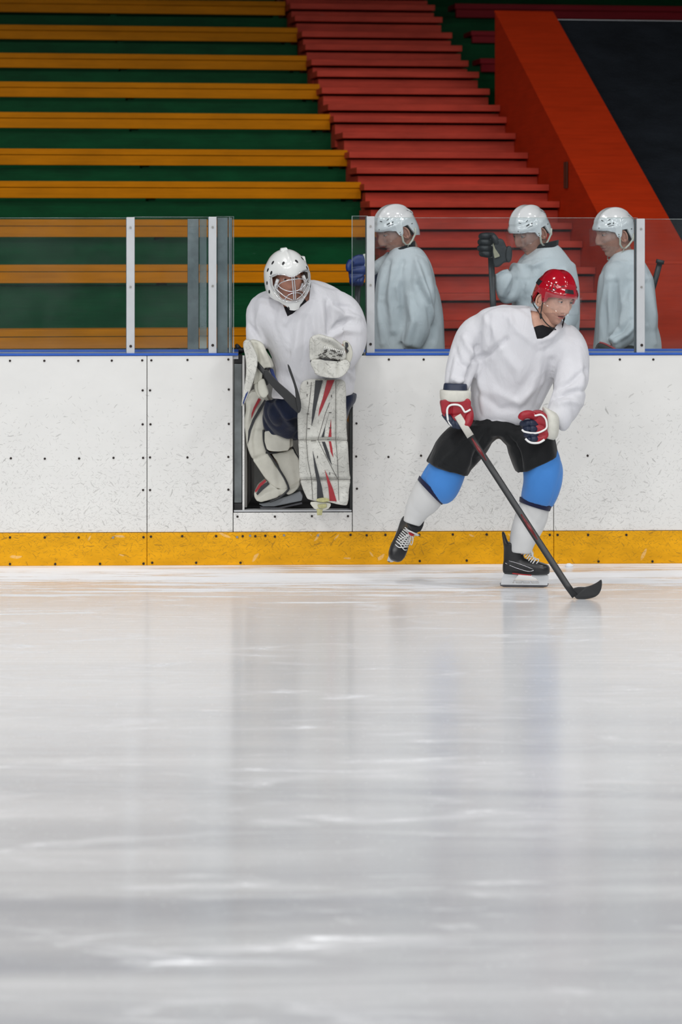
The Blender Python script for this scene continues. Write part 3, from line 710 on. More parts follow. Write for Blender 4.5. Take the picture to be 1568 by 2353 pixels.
# ------------------------------------------------------------------ head, helmet
def sstep(a, b, x):
    t = max(0.0, min(1.0, (x - a) / (b - a))); return t * t * (3 - 2 * t)
def head_matrix(px, py, d, yaw, pitch, roll, hs):
    R = math.radians
    return Matrix.Translation(P(px, py, d)) @ Matrix.Rotation(R(roll), 4, 'Y') @ Matrix.Rotation(R(yaw), 4, 'Z') @ Matrix.Rotation(R(pitch), 4, 'X') @ Matrix.Diagonal((hs, hs, hs, 1))
def add_head(bm, MM, neck_to, neck_r=.060, mats=(0, 1, 2, 3, 4, 5), stub=True, mouth_open=0.0, squint=0.0):
    """mats: skin, lips, hair, eye white, eye iris, stubble"""
    nu, nv = 96, 84; grid = []
    g = lambda x, s: math.exp(-(x / s) ** 2)
    for i in range(nv + 1):
        th = math.pi * i / nv; row = []
        for j in range(nu):
            ph = 2 * math.pi * j / nu
            ux, uy, uz = math.sin(th) * math.sin(ph), -math.sin(th) * math.cos(ph), math.cos(th)
            x, y, z = .076 * ux, .096 * uy, .117 * uz
            low = sstep(0.0, -.105, z)
            if uy < 0:
                x *= 1 - .30 * low ** 1.4; y *= 1 - .06 * low
                y -= .010 * sstep(-.06, -.11, z) * g(x, .03)
            else:
                x *= 1 - .25 * low; y *= 1 - .62 * low; y += .010 * sstep(.1, .0, z) * (1 - low)
            # flatten temples, square jaw
            x *= 1 - .05 * g(z - .03, .03)
            x *= 1 + .05 * g(z + .075, .025) * (1 if uy < .2 else 0)
            if uy < 0:
                f = 0.0
                f += .0065 * g(z - .036, .012) * g(x, .05)                                  # brow
                f -= .0115 * (g(x - .031, .016) + g(x + .031, .016)) * g(z - .016, .012)     # sockets
                f += .0035 * (g(x - .031, .011) + g(x + .031, .011)) * g(z - .0245 + .003 * squint, .004)  # upper lids
                f += .0025 * (g(x - .031, .011) + g(x + .031, .011)) * g(z - .0035, .005)   # lower lids
                nt_ = sstep(.028, -.028, z) * sstep(-.048, -.034, z)
                f += (.007 * g(x, .012) * g(z - .012, .03)) + .023 * nt_ * g(x, .0095 + .004 * nt_)
                f += .009 * (g(x - .014, .006) + g(x + .014, .006)) * g(z + .034, .008)      # nostril wings
                f += .004 * (g(x - .045, .02) + g(x + .045, .02)) * g(z + .012, .016)        # cheekbones
                f -= .004 * g(z + .045, .005) * g(x, .006)
                f += .0060 * g(z + .0545, .0045) * g(x, .021) + .0068 * g(z + .0665, .005) * g(x, .018)
                f -= (.0050 + .008 * mouth_open) * g(z + .0605, .0026 + .002 * mouth_open) * g(x, .023)
                f -= .004 * g(z + .080, .006) * g(x, .022)
                f += .007 * g(z + .098, .014) * g(x, .020)
                f -= .0025 * (g(x - .030, .006) + g(x + .030, .006)) * g(z + .045, .016)     # smile lines
                y -= f
            row.append(bm.verts.new(MM @ Vector((x, y, z))))
        grid.append(row)
    inv = MM.inverted()
    for i in range(nv):
        for j in range(nu):
            q = (grid[i][j], grid[i][(j + 1) % nu], grid[i + 1][(j + 1) % nu], grid[i + 1][j])
            f = bm.faces.new(q); c = inv @ ((q[0].co + q[1].co + q[2].co + q[3].co) / 4)
            mi = mats[0]
            if c.y < -.055:
                lw = .021 - abs(c.z + .0605) * 1.2
                if -.0715 < c.z < -.0495 and abs(c.x) < lw: mi = mats[1]
                if mouth_open and abs(c.z + .0605) < .0028 * mouth_open and abs(c.x) < .017: mi = mats[4]
                bz = .0395 - abs(abs(c.x) - .030) * .22
                if abs(c.z - bz) < .0034 and .012 < abs(c.x) < .050: mi = mats[2]
            if mi == mats[0]:
                if c.z > .062 or (c.y > .012 and c.z > .0 - (c.y - .012) * .9): mi = mats[2]
                elif c.z < -.045 - .3 * (c.y + .07) and c.y < .02 and stub and not (abs(c.x) < .012 and c.z > -.05): mi = mats[5]
            f.material_index = mi
    for v in set(v for r in (grid[0], grid[-1]) for v in r): pass
    sc = MM.to_scale()[0]; Rm = MM.to_3x3().normalized().to_4x4()
    for s in (-1, 1):
        for lz, ly, lr in ((.0192, -.0748, .0124), (.0078, -.0742, .0122)):
            ball(bm, MM @ Vector((s * .0312, ly, lz)), lr * sc, seg=20, mi=mats[0])
        c = MM @ Vector((s * .031, -.0748, .0140))
        ball(bm, c, .0120 * sc, seg=20, mi=mats[3])
        ball(bm, MM @ Vector((s * .0305, -.0838, .0135)), .0062 * sc, M_=Rm, sy=.75, seg=14, mi=mats[4])
        # ear: rim, bowl and lobe
        e0 = MM @ Vector((s * .077, .012, -.004)); tilt = Rm @ Matrix.Rotation(math.radians(12), 4, 'X') @ Matrix.Rotation(math.radians(-22 * s), 4, 'Z')
        pts = []
        for k in range(15):
            t = math.radians(-70 + k * 22.5)
            pts.append(e0 + (tilt @ Vector((s * .006, .018 * math.cos(t), .031 * math.sin(t) - .002))) * sc)
        tube(bm, pts, .0048 * sc, 8, True, mats[0])
        ball(bm, e0, .018 * sc, .25, .9, 1.5, tilt, mi=mats[0])
        ball(bm, e0 + (tilt @ Vector((s * .004, .0, -.028))) * sc, .009 * sc, .6, 1, 1.1, tilt, mi=mats[0])
    top = MM @ Vector((0, .012, -.045)); mid = MM @ Vector((0, .024, -.100))
    tube(bm, spline([top, mid, bez(mid, Vector(neck_to), .5), Vector(neck_to)], 4), [neck_r * sc * k for k in [.93] * 4 + [.95] * 4 + [1.0, 1.05, 1.1, 1.15, 1.2]], 24, True, mats[0])

class Shell:
    """helmet surface: position for azimuth (0 = forehead, + towards image right when facing) and height"""
    def __init__(s, kind='player'): s.kind = kind
    def pt(s, az, z, off=0.0):
        c, sn = math.cos(az), math.sin(az)
        if s.kind == 'player':
            rz, rf, rb, rx = .146, .117, .119, .098; z0 = .004
        else:
            rz, rf, rb, rx = .150, .128, .128, .112; z0 = .0
        zz = max(-1.0, min(1.0, (z - z0) / rz)); h = math.sqrt(max(0, 1 - abs(zz) ** 2.35)) if z > z0 else 1.0
        ry = rf if c > 0 else rb
        if z <= z0: h = 1.0 - .07 * ((z0 - z) / .06) ** 2 * (1 if s.kind == 'player' else .6)
        x = rx * h * sn; y = -ry * h * c
        r = Vector((x, y, z)); n = Vector((x / rx ** 2, y / ry ** 2, (z - z0) / rz ** 2 if z > z0 else 0)).normalized()
        b = 0.0
        if s.kind == 'player':
            b += .0045 * math.exp(-(abs(x) / .012 - 2.2) ** 2) * sstep(.03, .09, z)         # twin crown ridges
            b += .004 * math.exp(-((z - .052 - .02 * max(0, -c)) / .010) ** 2)               # band ridge
            b -= .003 * math.exp(-((z - .078 - .025 * max(0, -c)) / .007) ** 2)
            b += .004 * sstep(.05, -.02, z) * (1 if c < 0 else 0)
        else:
            b += .006 * math.exp(-(x / .010) ** 2) * sstep(.05, .09, z) * (1 if c > 0 else .3)
            b += .007 * sstep(.045, .075, z) * sstep(.125, .08, z) * math.exp(-((abs(x) - .03) / .03) ** 2) * (1 if c > 0 else 0)
            b += .006 * sstep(.10, .04, z) * math.exp(-((abs(sn) - 1) / .12) ** 2)
        return r + n * (b + off), n
def helmet(MM, parent, colmat, strapmat, loops=True, visor=True, decals=False, name='helmet'):
    S = Shell('player'); nu, nv = 88, 26
    def rim(az):
        a = abs((math.degrees(az) + 180) % 360 - 180)      # 0 front .. 180 back
        pts = [(0, .044), (45, .036), (68, .024), (76, -.010), (84, -.012), (90, .030), (106, .030), (114, -.010), (124, -.040), (150, -.050), (180, -.048)] if loops else \
              [(0, .040), (45, .032), (64, .024), (72, -.006), (80, -.010), (87, .026), (106, .030), (116, -.006), (126, -.036), (150, -.048), (180, -.046)]
        for (a0, z0), (a1, z1) in zip(pts, pts[1:]):
            if a <= a1: return z0 + (z1 - z0) * sstep(a0, a1, a)
        return pts[-1][1]
    bm = bmesh.new(); top = .1499; rows = []
    for i in range(nv + 1):
        t = i / nv; row = []
        for j in range(nu):
            az = 2 * math.pi * j / nu - math.pi; zr = rim(az)
            z = zr + (top - zr) * math.sin(t * math.pi / 2) ** 0.9 if t < 1 else top
            row.append(bm.verts.new(MM @ S.pt(az, min(z, .1497))[0]))
        rows.append(row)
    for i in range(nv):
        for j in range(nu): bm.faces.new((rows[i][j], rows[i][(j + 1) % nu], rows[i + 1][(j + 1) % nu], rows[i + 1][j]))
    bm.faces.new(rows[-1])
    h = obj(name, bm, colmat, parent, smooth=True)
    sm = h.modifiers.new('thick', 'SOLIDIFY'); sm.thickness = .010; sm.offset = -1
    bv = h.modifiers.new('bev', 'BEVEL'); bv.width = .002; bv.segments = 2; bv.limit_method = 'ANGLE'; bv.angle_limit = math.radians(50)
    def patch(a0, a1, z0, z1, m, nm, off=.0012, skew=0.0, nn=6):
        b = bmesh.new(); g_ = []
        for lay in (off, -.003):
            g_.append([[b.verts.new(MM @ S.pt(math.radians(a0 + (a1 - a0) * p / nn), z0 + (z1 - z0) * q + skew * p / nn, lay)[0]) for p in range(nn + 1)] for q in (0, 1)])
        A, B = g_
        for p in range(nn):
            b.faces.new((A[0][p], A[0][p + 1], A[1][p + 1], A[1][p])); b.faces.new((B[0][p + 1], B[0][p], B[1][p], B[1][p + 1]))
            b.faces.new((A[1][p], A[1][p + 1], B[1][p + 1], B[1][p])); b.faces.new((A[0][p + 1], A[0][p], B[0][p], B[0][p + 1]))
        b.faces.new((A[0][0], A[1][0], B[1][0], B[0][0])); b.faces.new((A[1][nn], A[0][nn], B[0][nn], B[1][nn]))
        return obj(nm, b, m, h)
    for s in (-1, 1):
        for a0, a1, z0, z1, sk in ((28, 36, .090, .0935, -.004), (52, 60, .086, .0895, .004), (50, 60, .064, .0705, .004), (66, 70, .066, .072, .003), (52, 68, .056, .0585, .002),
                                   (140, 144, .094, .100, -.006), (146, 149, .076, .086, -.004), (148, 151, .058, .066, 0), (118, 123, .024, .028, 0)):
            patch(s * a0, s * a1, z0, z1, M['vent'], 'vent', skew=sk)
        b = bmesh.new()
        for a_, z_ in ((24, .052), (78, .008), (78, -.002)):
            p_, n_ = S.pt(math.radians(s * a_), z_, .001); q0 = MM @ p_; disc(b, q0, (MM.to_3x3() @ n_), .0026, .001, 10)
        obj('rivet', b, M['vent'], h)
    if decals:
        patch(-24, 6, .062, .080, M['vent'], 'black_band_label', .0022, nn=10)
        patch(-134, -104, .060, .084, M['vent'], 'black_band_label', .0022, nn=10)
    V = lambda x, y, z: MM @ Vector((x, y, z)); sc = MM.to_scale()[0]
    for s in (-1, 1):
        if loops:
            b = bmesh.new()
            tube(b, [V(s * .094, -.020, .012), V(s * .092, -.018, -.020), V(s * .088, -.020, -.045), V(s * .084, -.008, -.066), V(s * .080, .012, -.070), V(s * .082, .034, -.056), V(s * .090, .060, -.028), V(s * .096, .066, .0)], .0052 * sc, 8, True, 0, (0.55, (1, 0, 0)))
            obj('ear_loop', b, M['strap_white'] if colmat is M['helmet_white'] else strapmat, h, smooth=True)
            b = bmesh.new()
            tube(b, spline([V(s * .080, .006, -.070), V(s * .070, -.010, -.095), V(s * .045, -.035, -.118), V(0, -.045, -.129)], 4), .0055 * sc, 8, True, 0, (0.4, (0, 1, 0.4)))
            obj('chin_strap', b, strapmat, h, smooth=True)
        else:
            b = bmesh.new()
            tube(b, spline([V(s * .094, -.022, .0), V(s * .083, -.016, -.040), V(s * .076, -.012, -.072), V(s * .060, -.030, -.100), V(s * .035, -.052, -.120), V(0, -.058, -.130)], 4), .0058 * sc, 8, True, 0, (0.45, (0, 1, 0.4)))
            tube(b, spline([V(s * .096, .062, .0), V(s * .086, .050, -.035), V(s * .078, .012, -.062), V(s * .074, -.008, -.078)], 4), .0058 * sc, 8, True, 0, (0.45, (0, 1, 0.4)))
            ball(b, V(s * .074, -.012, -.080), .010 * sc, .6, .9, 1.5)
            obj('chin_strap', b, strapmat, h, smooth=True)
    if visor:
        b = bmesh.new(); G_ = []
        for lay in (0, .0025):
            g_ = []
            for q in range(9):
                z = .050 - .088 * q / 8; row = []
                for p in range(25):
                    az = math.radians(-76 + 152 * p / 24); zz = z + .028 * (abs(p - 12) / 12) ** 2 * (q / 8)
                    row.append(b.verts.new(V((.108 + lay) * math.sin(az), -(.132 + lay + .008 * q / 8) * math.cos(az) ** 0.8, zz)))
                g_.append(row)
            G_.append(g_)
        for g_ in G_:
            for q in range(8):
                for p in range(24): b.faces.new((g_[q][p], g_[q][p + 1], g_[q + 1][p + 1], g_[q + 1][p]))
        A, B = G_
        for p in range(24):
            b.faces.new((A[8][p], A[8][p + 1], B[8][p + 1], B[8][p])); b.faces.new((A[0][p + 1], A[0][p], B[0][p], B[0][p + 1]))
        for q in range(8):
            b.faces.new((A[q][0], A[q + 1][0], B[q + 1][0], B[q][0])); b.faces.new((A[q + 1][24], A[q][24], B[q][24], B[q + 1][24]))
        obj('visor', b, M['visor'], h, smooth=True)
    return h

def person(label, loc):
    return empty('person', loc, label=label, cat='person')
def body_obj(parent, prims, head_args, mats, skinm):
    """one continuous figure: fused trunk and limbs with the head set on it"""
    b = fuse(prims, .014, 3)
    add_head(b, **head_args)
    return obj('body', b, mats, parent, smooth=True)

# ------------------------------------------------------------------ skate builder (x towards the toe, z up, origin under the arch on the runner)
def skate(MM, parent, side=1, stripes=True, tongue=1.0):
    V = lambda x, y, z: MM @ Vector((x, y, z))
    Rm = MM.to_3x3()
    def lr(bm, x, z, hx, hy, tilt=0.0, e=2.4, n=24):
        a = Rm @ Vector((hx * math.cos(tilt), 0, hx * math.sin(tilt))); return ring(bm, V(x, 0, z), a, Rm @ Vector((0, hy, 0)), n, e)
    bm = bmesh.new()      # foot, along x
    rr = []
    for x, zc, hz, hy in ((-.112, .098, .018, .018), (-.105, .104, .036, .031), (-.075, .112, .048, .037), (-.03, .108, .044, .036), (.02, .103, .040, .040), (.065, .098, .036, .046), (.100, .094, .031, .045), (.122, .091, .026, .036), (.134, .089, .016, .020)):
        rr.append(ring(bm, V(x, 0, zc), Rm @ Vector((0, hy, 0)), Rm @ Vector((0, 0, hz)), 24, 2.6))
    bridge(bm, rr)
    b2 = [lr(bm, x, z, hx, hy) for x, z, hx, hy in ((-.050, .105, .058, .036), (-.054, .145, .054, .036), (-.056, .185, .051, .040), (-.055, .215, .053, .044), (-.052, .228, .054, .045))]
    bridge(bm, b2)
    b3 = [lr(bm, x, z, hx, hy) for x, z, hx, hy in ((-.090, .20, .016, .036), (-.100, .24, .012, .032), (-.108, .272, .009, .024), (-.111, .283, .006, .014))]
    bridge(bm, b3)
    boot_bm = fuse(bm, .0055, 3)
    inv = MM.inverted()
    for f in boot_bm.faces:
        c = inv @ f.calc_center_median()
        if c.x > .083 and c.z < .13: f.material_index = 1
    sk = obj('skate', boot_bm, [M['boot'], M['toe']], parent, smooth=True)
    # holder with its openings
    b = bmesh.new()
    def prism(outl, hy, m_=0):
        A = [b.verts.new(V(x, -hy, z)) for x, z in outl]; B = [b.verts.new(V(x, hy, z)) for x, z in outl]; n = len(outl)
        b.faces.new(A); b.faces.new(B[::-1])
        for i in range(n): b.faces.new((A[i], B[i], B[(i + 1) % n], A[(i + 1) % n]))
    prism([(-.104, .068), (-.045, .066), (-.030, .062), (-.040, .050), (-.052, .036), (-.060, .022), (.078, .022), (.072, .036), (.062, .048), (.040, .057), (.040, .064), (.112, .066), (.126, .062), (.128, .045), (.122, .012), (-.122, .012), (-.118, .040)], .011)
    prism([(-.055, .020), (-.050, .034), (-.044, .034), (-.040, .020)], .008); prism([(-.012, .020), (-.014, .030), (-.006, .030), (-.002, .020)], .008)
    prism([(.030, .020), (.026, .032), (.036, .032), (.042, .020)], .008)
    prism([(-.056, .029), (-.054, .033), (.070, .033), (.074, .029)], .005)
    bmesh.ops.recalc_face_normals(b, faces=b.faces)
    obj('blade_holder', b, M['holder'], sk, bevel=.002)
    b = bmesh.new()
    prism([(-.126, .020), (-.124, .006), (-.105, .0), (.100, .0), (.122, .006), (.128, .020), (.124, .022), (-.122, .022)], .003); bmesh.ops.recalc_face_normals(b, faces=b.faces)
    obj('runner', b, M['runner'], sk)
    # tongue: white felt with a red lining, folded forward
    b = bmesh.new()
    t1 = [ring(b, V(x, 0, z), Rm @ Vector((0, hy, 0)), Rm @ Vector((hx * .3, 0, hx)), 18, 2.2) for x, z, hx, hy in ((-.002, .180, .010, .034), (.004, .205, .010, .038), (-.004 + .022 * tongue, .226, .010, .040), (-.004 + .044 * tongue, .232 + .004 * tongue, .009, .037), (-.004 + .062 * tongue, .236 - .002 * tongue, .006, .026))]
    bridge(b, t1); obj('tongue', b, M['sock_white'], sk, smooth=True)
    b = bmesh.new(); ball(b, V(-.002 + .022 * tongue, 0, .212), .026 * (.5 + .5 * tongue), 1, 1.1, .35, Rm.to_4x4()); obj('tongue_lining', b, M['red_trim'], sk, smooth=True)
    # laces
    def instep(t):      # t 0 at the toe end .. 1 at the ankle
        x = .072 - .078 * t ** .75; z = .134 + .070 * t ** 1.35; return x, z
    lb = bmesh.new()
    n = 9
    for i in range(n):
        x, z = instep(i / (n - 1)); x2, z2 = instep(min(1, (i + 1) / (n - 1)))
        tube(lb, spline([V(x - .010, -.036, z - .014), V(x + .004, -.018, z + .004), V((x + x2) / 2 + .006, .0, (z + z2) / 2 + .007), V(x2 + .004, .018, z2 + .004), V(x2 - .010, .036, z2 - .014)], 3), .0028, 6)
        tube(lb, spline([V(x - .010, .036, z - .014), V(x + .004, .018, z + .004), V((x + x2) / 2 + .008, .0, (z + z2) / 2 + .008), V(x2 + .004, -.018, z2 + .004), V(x2 - .010, -.036, z2 - .014)], 3), .0028, 6)
    x, z = instep(.95)
    for s in (-1, 1):      # bow loops and ends
        tube(lb, spline([V(x + .012, 0, z + .008), V(x + .030, s * .020, z + .004), V(x + .050, s * .034, z - .030), V(x + .036, s * .024, z - .040), V(x + .016, s * .004, z)], 4), .0024, 6)
        tube(lb, spline([V(x + .012, 0, z + .008), V(x + .034, s * .012, z - .016), V(x + .058, s * .020, z - .056)], 4), .0024, 6)
    obj('laces', lb, M['lace'], sk, smooth=True)
    if stripes:
        for s in (-1, 1):
            b = bmesh.new()
            tube(b, spline([V(-.098, s * .030, .126), V(-.05, s * .0385, .106), (V(.02, s * .0415, .086)), V(.052, s * .046, .092)], 4), .0016, 6)
            tube(b, spline([V(-.078, s * .036, .138), V(-.02, s * .0375, .122), V(.048, s * .044, .098)], 4), .0014, 6)
            obj('silver_stripe', b, M['chrome'], sk, smooth=True)
            b = bmesh.new(); tube(b, spline([V(-.06, s * .037, .074), V(-.01, s * .038, .069), V(.04, s * .040, .066)], 4), .003, 6)
            obj('red_stripe', b, M['red_trim'], sk, smooth=True)
    return sk
# ================================================================== red helmeted skater
D0 = 14.46
sk_p = person('person in white jersey and red helmet skating on the ice, one leg pushed back', P(1140, 1350, D0))
sk_p.location.z = 0.0
# body under the clothes
b = bmesh.new()
ploft(b, [(1150, 985, 44, 0, D0, .09), (1150, 940, 58, 0, D0, .11), (1170, 860, 66, 4, D0 - .02, .11), (1195, 790, 74, 8, D0 - .05, .11), (1218, 745, 62, 10, D0 - .07, .09), (1245, 718, 34, 6, D0 - .08, .07)])
parm(b, [(1120, 770, D0 - .03, 24), (1080, 802, D0 - .03, 20), (1060, 850, D0 - .08, 17), (1048, 905, D0 - .14, 14), (1048, 945, D0 - .16, 15)])
parm(b, [(1285, 790, D0 - .05, 24), (1308, 850, D0 - .11, 20), (1304, 910, D0 - .2, 17), (1276, 962, D0 - .3, 14), (1250, 972, D0 - .32, 14)])
parm(b, [(1104, 995, D0 + .02, 28), (1060, 1050, D0 - .02, 33), (1020, 1095, D0 - .02, 28), (985, 1140, D0 + .05, 22), (955, 1190, D0 + .08, 15)])
parm(b, [(1190, 995, D0 - .02, 28), (1232, 1050, D0 - .06, 34), (1248, 1105, D0 - .06, 28), (1225, 1170, D0, 24), (1202, 1235, D0, 16), (1196, 1275, D0, 14)])
MH = head_matrix(1275, 690, D0 - .14, 37, 12, 5, 1.04)
body_obj(sk_p, b, dict(MM=MH, neck_to=P(1236, 772, D0 - .06), neck_r=.062, mouth_open=1.0, squint=1), [M['skin'], M['lips'], M['hair_fair'], M['eye_white'], M['eye_dark'], M['stubble']], M['skin'])
helmet(MH, sk_p, M['helmet_red'], M['strap_black'], loops=False, visor=True, decals=True)
# undershirt collar
b = bmesh.new()
ploft(b, [(1205, 815, 60, 6, D0 - .04, .12), (1222, 780, 62, 8, D0 - .05, .125), (1240, 757, 54, 10, D0 - .055, .115), (1247, 742, 39, 10, D0 - .06, .088), (1249, 734, 34, 9, D0 - .06, .078)], e=2.0)
obj('undershirt', fuse(b, .009, 3), M['undershirt'], sk_p, smooth=True)
# jersey
b = bmesh.new()
ploft(b, [(1150, 972, 64, 5, D0 + .02, .155), (1158, 950, 76, 2, D0 + .01, .175), (1177, 880, 95, 0, D0, .18), (1196, 830, 106, 3, D0 - .02, .175),
          (1203, 780, 122, 10, D0 - .04, .165), (1202, 745, 112, 18, D0 - .05, .15), (1204, 722, 92, 16, D0 - .06, .12), (1216, 706, 60, 10, D0 - .06, .085)], e=2.3)
parm(b, [(1128, 742, D0 - .03, 34), (1098, 764, D0 - .03, 43), (1076, 800, D0 - .04, 41), (1062, 842, D0 - .09, 36), (1054, 872, D0 - .12, 31), (1050, 892, D0 - .14, 28)])
parm(b, [(1285, 765, D0 - .05, 36), (1304, 800, D0 - .07, 45), (1313, 850, D0 - .12, 40), (1308, 905, D0 - .2, 38), (1290, 950, D0 - .27, 34), (1274, 972, D0 - .29, 28)])
FJ = folds([([(1090, 825), (1120, 815), (1165, 780)], 6, -.012), ([(1090, 830), (1082, 860), (1070, 885)], 6, -.016), ([(1065, 775), (1085, 810), (1092, 828)], 7, .010),
            ([(1100, 770), (1096, 800), (1088, 822)], 5, -.008), ([(1045, 800), (1058, 835), (1080, 845)], 6, -.007), ([(1095, 840), (1110, 900), (1110, 960)], 9, .008),
            ([(1100, 900), (1150, 940), (1200, 935)], 8, -.007), ([(1140, 900), (1190, 925), (1245, 880)], 10, .008), ([(1250, 800), (1235, 860), (1195, 930)], 10, .008),
            ([(1270, 830), (1262, 880), (1235, 935)], 8, -.010), ([(1275, 895), (1310, 880), (1345, 850)], 6, -.009), ([(1275, 915), (1300, 900), (1345, 898)], 5, -.012),
            ([(1285, 930), (1310, 922), (1340, 930)], 6, .009), ([(1160, 720), (1190, 760), (1228, 790)], 7, .005), ([(1110, 725), (1135, 760), (1150, 800)], 8, .006),
            ([(1120, 722), (1128, 760), (1120, 800)], 5, -.005), ([(1300, 770), (1270, 800), (1240, 810)], 8, -.006), ([(1150, 800), (1190, 850), (1200, 900)], 12, .006),
            ([(1228, 695), (1232, 750), (1243, 784)], 5, .007), ([(1243, 784), (1268, 775), (1296, 748)], 5, .007), ([(1172, 705), (1175, 740), (1170, 780)], 5, .004),
            ([(1330, 800), (1338, 850), (1335, 900)], 6, .006), ([(1040, 870), (1055, 878), (1078, 872)], 4, .008)], nz=.006, ns=5)
jb = fuse(b, .0085, 5, FJ)
je = obj('jersey', jb, M['jersey'], sk_p, smooth=True)
def neck_cut(je, pts, d0, d1):
    bm = bmesh.new(); slab(bm, pts, d0, d1)
    me = bpy.data.meshes.new('cut'); bm.to_mesh(me); bm.free(); o = bpy.data.objects.new('cut', me); COL.objects.link(o)
    m = je.modifiers.new('neck', 'BOOLEAN'); m.operation = 'DIFFERENCE'; m.object = o; m.solver = 'EXACT'
    bpy.context.view_layer.update()
    dg = bpy.context.evaluated_depsgraph_get(); m2 = bpy.data.meshes.new_from_object(je.evaluated_get(dg))
    je.modifiers.clear(); je.data = m2; bpy.data.objects.remove(o); bpy.data.meshes.remove(me)
    m2.polygons.foreach_set('use_smooth', [True] * len(m2.polygons))
neck_cut(je, [(1226, 680), (1229, 715), (1232, 745), (1243, 783), (1256, 782), (1270, 775), (1284, 762), (1297, 742), (1300, 680)], D0 - .45, D0 - .005)
# shorts
b = bmesh.new()
ploft(b, [(1146, 955, 58, 0, D0, .13), (1146, 985, 66, 2, D0, .15), (1150, 1000, 70, 2, D0, .14)])
ploft(b, [(1112, 975, 46, 6, D0, .13), (1090, 990, 58, 10, D0, .14), (1062, 1022, 58, 15, D0 - .02, .145), (1045, 1050, 52, 18, D0 - .03, .14), (1028, 1079, 48, 18, D0 - .03, .135)], e=2.6)
ploft(b, [(1185, 975, 52, -4, D0, .13), (1206, 992, 62, -8, D0 - .03, .14), (1222, 1022, 55, -12, D0 - .05, .145), (1235, 1068, 50, -19, D0 - .07, .135)], e=2.6)
obj('shorts', fuse(b, .0085, 3, folds([([(1090, 990), (1060, 1020), (1010, 1070)], 5, .008), ([(1120, 990), (1105, 1030), (1085, 1080)], 7, -.008), ([(1165, 1000), (1190, 1040), (1200, 1080)], 5, -.010), ([(1200, 995), (1215, 1030), (1212, 1070)], 6, .006), ([(1000, 1052), (1030, 1072), (1070, 1090)], 3, -.003)], nz=.006)), M['pants_black'], sk_p, smooth=True)
# socks: blue knee part, navy band, white shin
def sock(rows_b, rows_n, rows_w):
    b = bmesh.new(); ploft(b, rows_b, e=2.1); s_ = obj('blue_sock', fuse(b, .007, 4, folds([], nz=.003)), M['sock_blue'], sk_p, smooth=True)
    b = bmesh.new(); ploft(b, rows_n, e=2.1); obj('navy_band', b, M['sock_navy'], s_, smooth=True)
    b = bmesh.new(); ploft(b, rows_w, e=2.1); obj('white_sock', fuse(b, .007, 4, folds([], nz=.002)), M['sock_white'], sk_p, smooth=True)
sock([(1042, 1052, 34, 12, D0 - .03, .09), (1030, 1078, 40, 18, D0 - .03, .105), (1014, 1108, 40, 25, D0 - .02, .105), (1003, 1124, 36, 27, D0 - .01, .10), (992, 1133, 28, 27, D0, .088)],
     [(996, 1122, 32, 29, D0 - .005, .096), (988, 1131, 28, 29, D0 + .0, .092)],
     [(996, 1118, 29, 25, D0 + .01, .083), (978, 1145, 30, 23, D0 + .04, .085), (962, 1170, 27, 16, D0 + .07, .078), (952, 1188, 23, 10, D0 + .09, .065), (946, 1204, 20, 6, D0 + .10, .058)])
sock([(1240, 1042, 40, -14, D0 - .07, .10), (1248, 1075, 46, -10, D0 - .08, .115), (1248, 1105, 46, -2, D0 - .08, .115), (1241, 1135, 43, 5, D0 - .06, .108), (1233, 1156, 37, 9, D0 - .04, .095)],
     [(1232, 1152, 37.5, 10, D0 - .035, .098), (1229, 1163, 35.5, 11, D0 - .03, .096)],
     [(1230, 1155, 34, 9, D0 - .03, .088), (1220, 1190, 37, 8, D0 - .01, .090), (1208, 1225, 34, 6, D0, .085), (1200, 1250, 28, 4, D0, .070), (1197, 1270, 24, 3, D0, .062)])
# skates
c = P(1205, 1350, D0); c.z = 0.002
MS = Matrix.Translation(c) @ Matrix.Rotation(math.radians(-6), 4, 'Z') @ Matrix.Diagonal((.965, 1, .99, 1))
skate(MS, sk_p)
toe = P(915, 1284, D0 + .10); ank = P(947, 1200, D0 + .20)
# trailing skate: toe points down and towards the camera, sole turned to the back left
xa = Vector((-.30, -.42, -.86)).normalized(); za = Vector((.40, -.80, .34)); za = (za - xa * za.dot(xa)).normalized(); ya = za.cross(xa)
MT = Matrix((xa, ya, za)).transposed().to_4x4(); MT.translation = Vector((0, 0, 0))
org = P(923, 1250, D0 + .14) - MT.to_3x3() @ Vector((.045, 0, .115))
MT.translation = org
skate(MT, sk_p, stripes=False, tongue=.25)
# gloves
def glove_block(parent, pts, d0, d1, m, nm='glove', fl=()):
    return obj(nm, puff(smooth_poly(pts, 3), d0, d1, .005, 5, folds(list(fl), nz=.002)), m, parent, smooth=True)
dg_ = D0 - .20
g = glove_block(sk_p, [(1017, 918), (1078, 916), (1083, 940), (1083, 962), (1068, 968), (1052, 975), (1034, 966), (1018, 955), (1014, 938)], dg_ - .045, dg_ + .06, M['glove_red'],
                fl=[([(1037, 925), (1037, 968)], 2, -.006), ([(1018, 951), (1035, 955), (1060, 953)], 2, -.005)])
b = bmesh.new(); ploft(b, [(1047, 896, 35, 1, dg_ + .03, .070), (1047, 900, 36.5, 1, dg_ + .025, .074), (1047, 916, 35.5, 1, dg_ + .02, .074), (1047, 923, 33, 0, dg_ + .02, .066)], e=2.8)
obj('cuff', fuse(b, .005, 4), M['glove_white'], g, smooth=True)
b = bmesh.new(); ploft(b, [(1048, 881, 26, 1, dg_ + .04, .056), (1047, 884, 27, 1, dg_ + .04, .058), (1046, 902, 28, 1, dg_ + .03, .058)], e=2.8)
obj('inner_cuff', fuse(b, .005, 3), M['glove_navy'], g, smooth=True)
